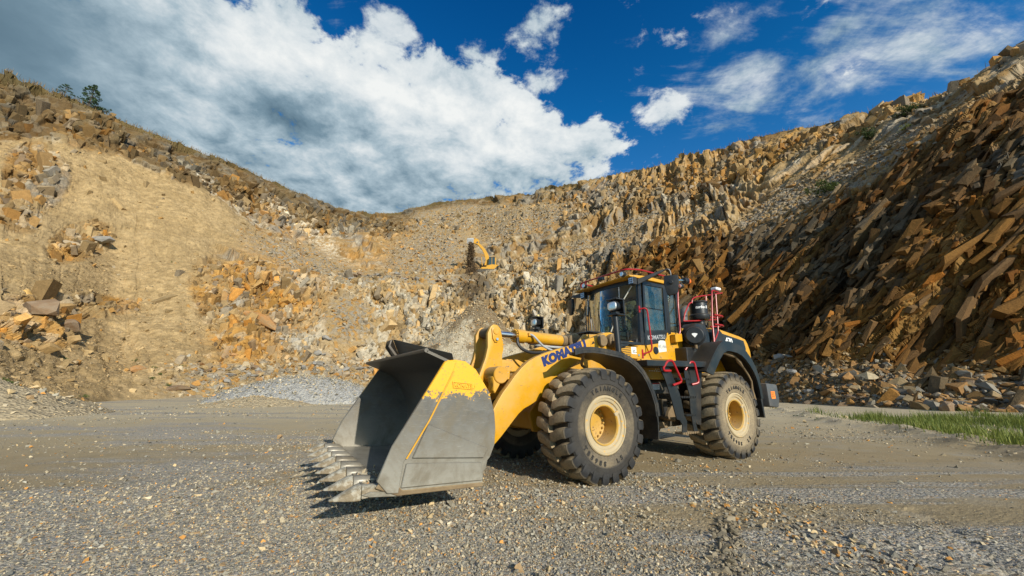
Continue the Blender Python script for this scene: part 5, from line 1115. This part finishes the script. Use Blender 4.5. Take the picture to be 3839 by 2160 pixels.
def blades(pos, h, w, r, lean=.35, seg=2):
    n = len(pos); yaw = r.uniform(0, 6.283, n); d = np.stack([np.cos(yaw), np.sin(yaw), np.zeros(n)], 1); p_ = np.stack([-d[:, 1], d[:, 0], np.zeros(n)], 1)
    ln = r.normal(0, lean, n)[:, None]*p_; up = np.array([0, 0, 1.0]); V = []
    for t, ww in ((0, 1), (.5, .8), (1, .08)):
        c_ = pos+(up*t+ln*t*t)*h[:, None]; V += [c_-d*(w*ww)[:, None], c_+d*(w*ww)[:, None]]
    V = np.stack(V, 1).reshape(-1, 3); o = np.arange(n)[:, None]*6; F = np.concatenate([o+np.array([[0, 1, 3, 2]]), o+np.array([[2, 3, 5, 4]])]); return V, F
r = np.random.default_rng(21)
# grass strip at the right edge of the yard
n = 110000; p = np.stack([r.uniform(10, 32, n), r.uniform(7, 20.5, n), np.zeros(n)], 1); e_ = edge_dist(p); g_ = fbm(p*np.array([.7, .7, 0]), 4, 901)
far_ = 17.2+.05*(p[:, 0]-13); keep = (e_ > r.uniform(-.9, 1.5, n)) & (p[:, 1] < far_+g_*1.5) & (g_*1.8+.25 > r.uniform(0, 1.0, n)); p = p[keep]; n = len(p); p[:, 2] = gheight(p)-.02
h = np.clip(r.normal(.19, .10, n), .04, .5)*(1+.6*g_[keep]); V, F = blades(p, h, np.full(n, .011), r, .45)
cc = np.repeat(np.clip(r.uniform(.1, .9, n)+.5*g_[keep]-.1, 0, 1), 6)[:, None]*np.ones((1, 3)); link('grass', npmesh('grass', V, F, cc), GRASSM, kind='stuff')
# dry grass along both rims
m_ = (TV >= 5.97)*(TV <= 6.3)*(TU > -50)*(TU < 2650); wq = m_*(.35+1.0*sstep(900, 500, TU)+.3*sstep(1700, 2300, TU))*np.clip(dist/80, .3, 1); i = on_slope(9000, wq.astype(float)*(area+.02), r)
pp = TP[i]+r.normal(0, .25, (len(i), 3))*np.array([1, 1, .05]); hh = np.clip(r.normal(.55, .25, len(i)), .15, 1.4)*np.clip(dist[i]/90, .5, 1.3); V, F = blades(pp-np.array([0, 0, .05]), hh, .018*dist[i]/60, r, .4)
link('dry_grass', npmesh('dry_grass', V, F, np.repeat(r.uniform(0, 1, len(i)), 6)[:, None]*np.ones((1, 3))), DRYM, kind='stuff')
def leaves(centres, rad, n_each, size, r, flat=1.0):
    """small leaf quads spread round a set of clump centres"""
    C_ = np.repeat(centres, n_each, 0); n = len(C_); o = r.normal(0, 1, (n, 3)); o /= np.linalg.norm(o, axis=1, keepdims=True); o *= (np.repeat(rad, n_each)*r.uniform(.25, 1, n)**.5)[:, None]; o[:, 2] *= flat
    P_ = C_+o; a = r.normal(0, 1, (n, 3)); a /= np.linalg.norm(a, axis=1, keepdims=True); b = np.cross(a, r.normal(0, 1, (n, 3))); b /= np.linalg.norm(b, axis=1, keepdims=True); s = size*r.uniform(.6, 1.4, n)[:, None]
    V = np.stack([P_-a*s, P_-b*s*.5, P_+a*s, P_+b*s*.5], 1).reshape(-1, 3); F = np.arange(n*4).reshape(-1, 4); return V, F
def branches(root, mb, base, tips, r0):
    for t in tips:
        mid = (Vector(base)+Vector(t))*.5+Vector((0, 0, -.08*(Vector(t)-Vector(base)).length)); mb.tube([base, mid, t], r0, 5, radii=[r0, r0*.6, r0*.2])
def tree(loc, h, w, label, seed, k=46):
    rr = np.random.default_rng(seed); root = empty('tree', loc, label=label, cat='tree'); mb = MB(); mb.tube([(0, 0, -.3), (.02*h, 0, h*.4), (0, .02*h, h*.97)], .03*h, 7, radii=[.024*h, .017*h, .004*h])
    cs = []; rad = []
    for q in range(k):
        z = h*(.10+.90*(q+.5)/k); ring = w*max(.10, (1-((z/h-.38)/.66)**2))*rr.uniform(.45, 1.0); a = q*2.4+rr.uniform(-.4, .4); tip = (ring*math.cos(a), ring*math.sin(a), z+rr.uniform(-.03, .05)*h); cs.append(tip); rad.append(rr.uniform(.07, .125)*h*.75)
        mb.tube([(0, 0, z-.07*h), tuple(np.array(tip)*np.array([.6, .6, 1])-np.array([0, 0, .03*h])), tip], .005*h, 4, radii=[.006*h, .004*h, .0015*h])
    mb.build('trunk', BARK, root); V, F = leaves(np.array(cs), np.array(rad), 46, .024*h, rr, .6)
    cl = np.repeat(np.clip(rr.uniform(0, .7, len(V)//4), 0, 1), 4)[:, None]*np.ones((1, 3)); link('crown', npmesh('crown', V, F, cl), TREEM, root); return root
def bush(loc, sx, sy, sz, label, mat, seed, n=26, yaw=0, group=None, name='bush', cat='bush', tilt=0):
    rr = np.random.default_rng(seed); root = empty(name, loc, yaw, label=label, cat=cat, group=group); root.rotation_euler = (0, tilt, yaw); cs = rr.normal(0, .42, (n, 3)); cs[:, 2] = np.abs(cs[:, 2])*1.0+.1; cs *= np.array([sx, sy, sz]); rad = rr.uniform(.22, .42, n)*min(sx, sz)
    mb = MB(); branches(root, mb, (0, 0, -.1*sz), [tuple(q) for q in cs[:10]], .03*sz); mb.build('stems', BARK, root)
    V, F = leaves(cs, rad, 60, .060*sz+.012*sx, rr, .9); cl = np.repeat(rr.uniform(0, 1, len(V)//4)**1.3, 4)[:, None]*np.ones((1, 3)); link('foliage', npmesh('foliage', V, F, cl), mat, root); return root
def rimpt(xd):
    k = ((TU-xd)**2+((TV-6)*400)**2).argmin(); return Vector(TP[k])
q = rimpt(216); tree(q+Vector((0, .3, -.3)), 6.1, 1.75, 'taller tree with an open crown on the left rim', 61)
q = rimpt(160); tree(q+Vector((0, .3, -.3)), 3.5, 1.45, 'shorter bushy tree on the left rim, further from the pit', 62, 30)
q = rimpt(245); bush(q+Vector((0, .2, -.2)), 2.2, 1.2, 1.0, 'low dark bush on the left rim beside the taller tree', BUSHM, 63)
bush(surf(2295, 293), 2.6, 1.4, 1.5, 'large dark bush highest on the right scree', BUSHM, 64)
bush(surf(2203, 352), 2.3, 1.2, 1.4, 'dark bush on the right scree below the highest bush', BUSHM, 65)
bush(surf(2085, 484), 2.2, 1.2, 1.5, 'green bush low on the right scree above the dark rock face', leaf_mat('broom_leaf', (.045, .070, .018), (.13, .16, .04)), 66)
bush(surf(2275, 325), 1.1, .8, .7, 'small yellow green shrub beside the large dark bush', leaf_mat('yellow_shrub_leaf', (.10, .12, .02), (.26, .26, .06)), 67)
for k, (x_, y_) in enumerate(((385, 938), (400, 950), (165, 900), (430, 660), (420, 975), (380, 960), (345, 910), (60, 975), (95, 990), (130, 1000), (40, 960), (205, 1000), (455, 930))):
    bush(surf(x_, y_), .42, .35, .28, 'small green weed on the clay at the foot of the left slope', WEEDM, 70+k, 8, group='weeds at the foot of the left slope', name='weed', cat='weed')
for k, (x_, y_) in enumerate(((1945, 1030), (1975, 1037), (1925, 1022), (2010, 1050), (2060, 1060))):
    a_, b_ = ray(x_, y_); d_ = -HC/float(b_); bush(Vector((float(a_)*d_, d_, .02)), .28, .22, .12, 'leafy weed on the gravel behind the rear wheel', WEEDM, 90+k, 7, group='weeds behind the rear wheel', name='weed', cat='weed')
# ================================================================== excavator on the middle bench
ED = 92.0; eloc = at(1222, 672, ED); ez = float(eloc[2])-1.9
ex = empty('excavator', (float(eloc[0]), ED, ez), label='yellow tracked excavator tipping soil from its raised bucket on the bench', cat='excavator')
ppm = 939/ED/ (CP+SP*math.tan(PITCH)*0+0)   # picture marks per metre there, about
def ept(xd, yd, dy=0.0):
    w = at(xd, yd, ED+dy); return (float(w[0])-ex.location.x, dy, float(w[2])-ez)
EY = painted('excavator_yellow', (.60, .30, .008), .5, .55); EG = plain('worn_bucket_grey', (.42, .42, .40), .5, .2, .15, 3); EGL = plain('cab_glass', (.03, .06, .07), .08)
m = MB()
for s in (-1.35, 1.35):
    pr_ = [(2.6*math.cos(t)*1.0+(0), .48+.46*math.sin(t)) for t in (2*math.pi*k/20 for k in range(20))]; m.prism([(max(-2.5, min(2.5, p_[0]*1.2)), p_[1]) for p_ in pr_], s-.3, s+.3)
m.box((0, 0, .55), (2.2, 2.4, .5)); m.build('undercarriage', FRAME_DIRT, ex, bevel=.03)
m = MB().prism([(-1.1, 1.05), (-1.1, 1.55), (.2, 1.6), (.2, 1.95), (1.6, 2.3), (3.3, 2.1), (3.4, 1.05)], -1.3, 1.45); m.build('upper_body', EY, ex, bevel=.05)
MB().prism([(2.9, 1.0), (2.95, 2.05), (3.6, 1.9), (3.6, 1.0)], -1.3, 1.45).build('counterweight', GREYM, ex, bevel=.08)
ca = empty('cab', (0, 0, 0)); ca.parent = ex
c0_, c1_ = ept(1228, 671), ept(1247, 653)
x0, x1, z0, z1 = c0_[0], c1_[0], 1.1, c1_[2]+.25
MB().prism([(x0+.05, z0), (x0, z0+.6), (x0+.25, z1-.08), (x1-.1, z1-.08), (x1, z0)], -1.28, -.30).build('cab_glass', EGL, ca, bevel=.05)
MB().prism([(x0+.2, z1-.1), (x0+.2, z1+.02), (x1, z1+.02), (x1, z1-.1)], -1.34, -.26).build('cab_roof', BLK, ca, bevel=.03)
m = MB().prism([(x1-.16, z0), (x1-.20, z1-.1), (x1+.02, z1-.1), (x1+.06, z0)], -1.32, -.28).prism([((x0+x1)/2-.05, z0), ((x0+x1)/2-.05, z1-.1), ((x0+x1)/2+.05, z1-.1), ((x0+x1)/2+.05, z0)], -1.31, -1.25).prism([(x0, z0-.1), (x0, z0+.25), (x1, z0+.25), (x1, z0-.1)], -1.32, -.28); m.build('cab_frame', EY, ca, bevel=.02)
BO = [(1218, 668), (1221.5, 655), (1218, 640), (1212, 628), (1203, 618), (1195, 611.5), (1198, 607.5), (1208, 615), (1220, 627), (1228, 641), (1233, 656), (1231, 668)]
bq = [ept(*p_) for p_ in BO]; MB().prism([(p_[0], p_[2]) for p_ in bq], -.28, .28).build('boom', EY, ex, bevel=.03)
AR = [(1192, 607), (1190.5, 611.5), (1197, 615), (1204, 614), (1206, 609), (1203, 603), (1196, 600)]; aq = [ept(*p_) for p_ in AR]
st_ = MB().prism([(p_[0], p_[2]) for p_ in aq], -.2, .2).build('stick', EY, ex, bevel=.03)
j0 = ept(1200.5, 610.5); MB().cyl((j0[0], -.34, j0[2]), (j0[0], .34, j0[2]), .24, 20).build('pivot', GREYM, st_)
for (a_, b_, rr_, mt) in (((1203.5, 606), (1193, 598), .10, EY), ((1222, 646), (1212, 622), .09, GREYM), ((1211, 662), (1213, 668), .12, EY)):
    A_, B_ = ept(*a_), ept(*b_); MB().cyl((A_[0], .0, A_[2]), (B_[0], .0, B_[2]), rr_, 12).build('ram', mt, ex)
A_, B_ = ept(1210.5, 648), ept(1213, 668); MB().cyl((A_[0], -.5, A_[2]), (B_[0], -.5, B_[2]), .09, 12).build('ram', EY, ex)
tk = bpy.data.objects.new('bucket', None); COL.objects.link(tk); tk.parent = ex
q0, q1, q2, q3 = ept(1174, 612), ept(1175.5, 599.5), ept(1191, 598.5), ept(1193.5, 607)
m = MB(); 
def bpt(q, y): return (q[0], y, q[2])
# curved back of the bucket seen from outside, width across the picture, depth 1.5 m
arc = [(0.0, .0), (.35, .62), (.85, 1.02), (1.35, 1.12)]
xl, xr, zt, zb = q1[0], q2[0], q1[2]+.05, q0[2]
prof = [(-.55, zb), (-.62, zb+.45*(zt-zb)), (-.35, zt-.12), (.15, zt), (.75, zt-.15), (1.0, zb+.5*(zt-zb))]
for a_, b_ in zip(prof, prof[1:]):
    m.poly([(xl-.1, a_[0], a_[1]), (xr, a_[0], a_[1]), (xr, b_[0], b_[1]), (xl, b_[0], b_[1]), (xl-.1, a_[0]+.06, a_[1]), (xr, a_[0]+.06, a_[1]), (xr, b_[0]+.06, b_[1]-.03), (xl, b_[0]+.06, b_[1]-.03)], [(0, 1, 2, 3), (4, 7, 6, 5), (0, 4, 5, 1), (2, 6, 7, 3), (1, 5, 6, 2), (0, 3, 7, 4)])
for xx in (xl, xr): m.poly([(xx, p_[0], p_[1]) for p_ in prof]+[(xx+.06, p_[0], p_[1]) for p_ in prof], [tuple(range(6)), tuple(range(11, 5, -1))]+[(k, (k+1) % 6, 6+(k+1) % 6, 6+k) for k in range(6)])
for k in range(5): m.box(((xl+xr)/2, -.66+.0*k, zb+.28+k*.17), (xr-xl, .03, .035))
m.build('bucket_shell', EG, tk)
for k in range(5):
    xx = xl+.08+(xr-xl-.16)*k/4; MB().prism([(xx-.09, zb+.05), (xx+.09, zb+.05), (xx+.05, zb-.34), (xx-.05, zb-.34)], -.62, -.50).build('tooth', EG, tk, bevel=.01)
A_, B_ = ept(1193, 605), ept(1188, 606); MB().box((A_[0], 0, A_[2]), (.5, .5, .4)).build('linkage', EY, tk, bevel=.03)
# soil falling from the bucket
n = 4200; t = r.uniform(0, 1, n)**.75; xw = np.interp(t, [0, .3, .7, 1], [8.5, 9, 12, 17]); px_ = 1184+r.normal(0, 1, n)*np.interp(t, [0, .5, 1], [3.6, 4.4, 8.0])+3*np.sin(t*9)*t; py_ = 609+t*(692-609); D_ = ED-1.0-6.5*t**2*.0+r.normal(0, .5, n)
pp = at(px_, py_, D_-np.where(t > .7, (t-.7)*14, 0)); sz = np.clip(np.exp(r.normal(math.log(.12), .55, n)), .04, .55)
scatter('falling_soil', pp, sz, np.tile([(.085, .055, .028)], (n, 1))*r.uniform(.5, 1.6, (n, 1)), BOULM, PROTO_S, 1.5, 33, .5, kind='stuff')
# ================================================================== sky with clouds (directions in the world, no camera space)
SUN_EL, SUN_AZ, SUN_E, EXPO = R(23), R(147), 4.7, 0.30
world = bpy.data.worlds.new('World'); scene.world = world; world.use_nodes = True
class WN(NT):
    def __init__(s, tree): s.t = tree
W_ = WN(world.node_tree); bg = world.node_tree.nodes['Background']
sk = W_.n('ShaderNodeTexSky'); sk.sky_type = 'NISHITA'; sk.sun_disc = False; sk.sun_elevation = SUN_EL; sk.sun_rotation = SUN_AZ
sk.air_density = 1.0; sk.dust_density = .6; sk.ozone_density = 2.5
dirv = W_.n('ShaderNodeTexCoord').outputs['Generated']
sx, sy, sz = W_.sep(dirv); den = W_.math('ADD', W_.math('MAXIMUM', sz, .0), .22)
pl_ = W_.n('ShaderNodeCombineXYZ'); W_.l(W_.math('DIVIDE', sx, den), pl_.inputs[0]); W_.l(W_.math('DIVIDE', sy, den), pl_.inputs[1]); pv = pl_.outputs[0]
def unit(xd, yd):
    a, b = ray(xd, yd); v = Vector((float(a), 1, float(b))); return v.normalized()
def wblob(x, y, rx, ry, ang=0, lo=1.6, hi=.1):
    c = unit(x, y); t = R(ang); ux = unit(x+10*math.cos(t), y+10*math.sin(t))-c; uy = unit(x+10*math.sin(t), y-10*math.cos(t))-c
    kx, ky = ux.length*rx/10, uy.length*ry/10
    ex = ux.normalized(); ez = c; ey = ez.cross(ex).normalized(); ex = ey.cross(ez)
    m = W_.n('ShaderNodeMapping', vector_type='TEXTURE'); m.inputs['Location'].default_value = c
    m.inputs['Rotation'].default_value = Matrix((ex, ey, ez)).transposed().to_euler(); m.inputs['Scale'].default_value = (kx, ky, max(kx, ky))
    W_.l(dirv, m.inputs[0]); L_ = W_.n('ShaderNodeVectorMath', operation='LENGTH'); W_.l(m.outputs[0], L_.inputs[0])
    r = W_.rng(L_.outputs['Value'], lo, hi); return r
def acc(lst, op='MAXIMUM'):
    o = lst[0]
    for q in lst[1:]: o = W_.math(op, o, q)
    return o
bank = acc([wblob(*b) for b in ((-100, 250, 620, 420, 0), (420, 120, 330, 230, 15), (640, 190, 250, 190, 30), (700, 60, 120, 90, 0), (860, 300, 300, 150, 12), (1060, 360, 330, 160, 18), (1290, 385, 230, 115, 8), (900, 460, 420, 120, 0), (480, 340, 420, 160, 30), (1180, 250, 170, 80, 22), (1470, 375, 90, 62, -10))])
puff = acc([wblob(*b) for b in ((1340, 55, 90, 80, 20), (985, 70, 70, 70, 0), (1170, 190, 110, 45, 20), (1360, 215, 40, 35, 0), (1680, 295, 45, 55, 20), (930, 110, 60, 40, 0), (1190, 135, 70, 30, 0))])
rightc = acc([wblob(*b) for b in ((2300, 120, 270, 170, -20), (2080, 150, 230, 45, -28), (1860, 200, 150, 60, -22), (1830, 80, 110, 55, -30), (2150, 215, 240, 70, -25), (2500, 60, 200, 130, -20), (1880, 260, 160, 60, -25), (2120, 70, 120, 40, -30))])
nA = W_.noise(3.6, 12, .60, pv, .25); nB = W_.noise(9.0, 10, .64, pv, .2); nC = W_.noise(1.7, 5, .5, pv)
mpw = W_.n('ShaderNodeMapping'); mpw.inputs['Rotation'].default_value = (0, 0, R(35)); mpw.inputs['Scale'].default_value = (1.0, 2.6, 1); W_.l(pv, mpw.inputs[0]); nW = W_.noise(3.2, 12, .66, mpw.outputs[0], .4)
cen_ = lambda n_, k: W_.math('MULTIPLY', W_.math('SUBTRACT', n_, .5), k)
nsum = W_.math('ADD', W_.math('ADD', cen_(nA, 2.6), cen_(nB, 3.0)), cen_(nC, .8))
fb = W_.math('ADD', W_.math('MULTIPLY', bank, 1.75), nsum); db = W_.rng(fb, .42, .82); db.node.interpolation_type = 'SMOOTHSTEP'
fp = W_.math('ADD', puff, W_.math('MULTIPLY', nsum, 1.3)); dp = W_.rng(fp, .40, 1.15, 0, .95); dp.node.interpolation_type = 'SMOOTHSTEP'
fw = W_.math('ADD', rightc, W_.math('ADD', cen_(nW, 3.4), W_.math('MULTIPLY', nsum, .5))); dw_ = W_.rng(fw, .22, 1.45, 0, .88); dw_.node.interpolation_type = 'SMOOTHSTEP'
back_ = W_.math('MULTIPLY', W_.rng(sy, .05, -.35), W_.rng(W_.math('ADD', nA, cen_(nB, .4)), .40, .58)); dens = acc([db, dp, dw_, back_])
# brightness of the cloud itself: bright where thin and at the sunlit heads, blue grey where thick and low
gloom = acc([wblob(-60, 60, 460, 330, 0, 1.3, .1), wblob(150, 330, 420, 180, 30, 1.2, .2)]); gl2 = acc([wblob(770, 292, 215, 66, 8, 1.25, .35), wblob(890, 330, 90, 36, 10, 1.2, .3)])
gl3 = wblob(900, 500, 520, 100, 5, 1.3, .2); bright = acc([wblob(1230, 300, 420, 110, 15, 1.2, .1), wblob(700, 110, 230, 150, 35, 1.2, .1), wblob(1000, 250, 260, 90, 20, 1.2, .1)])
sh = W_.math('ADD', cen_(nA, 1.5), cen_(nB, 1.3))
sh = W_.math('MULTIPLY', sh, W_.math('SUBTRACT', 1, W_.math('MULTIPLY', gloom, .92)))
br = W_.math('ADD', W_.math('ADD', .58, W_.math('MULTIPLY', bright, .36)), sh)
br = W_.math('SUBTRACT', br, W_.math('MULTIPLY', gloom, .46)); br = W_.math('SUBTRACT', br, W_.math('MULTIPLY', W_.math('ADD', gl2, W_.math('MULTIPLY', sh, .4)), .36)); br = W_.math('SUBTRACT', br, W_.math('MULTIPLY', gl3, .10))
ccol = W_.ramp(br, [(0, (.085, .155, .215)), (.28, (.19, .29, .365)), (.52, (.40, .51, .58)), (.75, (.68, .74, .77)), (1, (.88, .90, .89))])
# clear sky: deep, polarised blue that pales towards the horizon
skc = W_.mix(1, sk.outputs[0], W_.ramp(sz, [(0, (.55, 1.15, 1.45)), (.42, (.30, .98, 1.42)), (.62, (.06, .78, 1.28)), (.85, (.01, .50, 1.02)), (1, (.01, .44, .95))]), 'MULTIPLY')
cl10 = W_.n('ShaderNodeVectorMath', operation='SCALE'); W_.l(ccol, cl10.inputs[0]); cl10.inputs['Scale'].default_value = 8.2
W_.l(W_.mix(dens, skc, cl10.outputs[0]), bg.inputs[0]); bg.inputs[1].default_value = .1
# ================================================================== camera, sun, view
cam = bpy.data.cameras.new('camera'); co_ = bpy.data.objects.new('camera', cam); COL.objects.link(co_)
co_.location = (0, 0, HC); co_.rotation_euler = (math.pi/2+PITCH, 0, 0)
cam.sensor_width = 36; cam.lens = FPX/3839*36; cam.clip_start = .05; cam.clip_end = 5000; scene.camera = co_
sd = bpy.data.lights.new('sun', 'SUN'); so = bpy.data.objects.new('sun', sd); COL.objects.link(so)
sd.energy = SUN_E; sd.angle = R(.53); sd.color = (1, .93, .80)
to = Vector((math.sin(SUN_AZ)*math.cos(SUN_EL), math.cos(SUN_AZ)*math.cos(SUN_EL), math.sin(SUN_EL)))
so.rotation_euler = to.to_track_quat('Z', 'Y').to_euler(); so.location = (60, -30, 60)
scene.view_settings.view_transform = 'Standard'; scene.view_settings.look = 'None'; scene.view_settings.gamma = 1
scene.view_settings.exposure = EXPO
scene.cycles.use_denoising = True
scene.cycles.max_bounces = 6; scene.cycles.transparent_max_bounces = 12
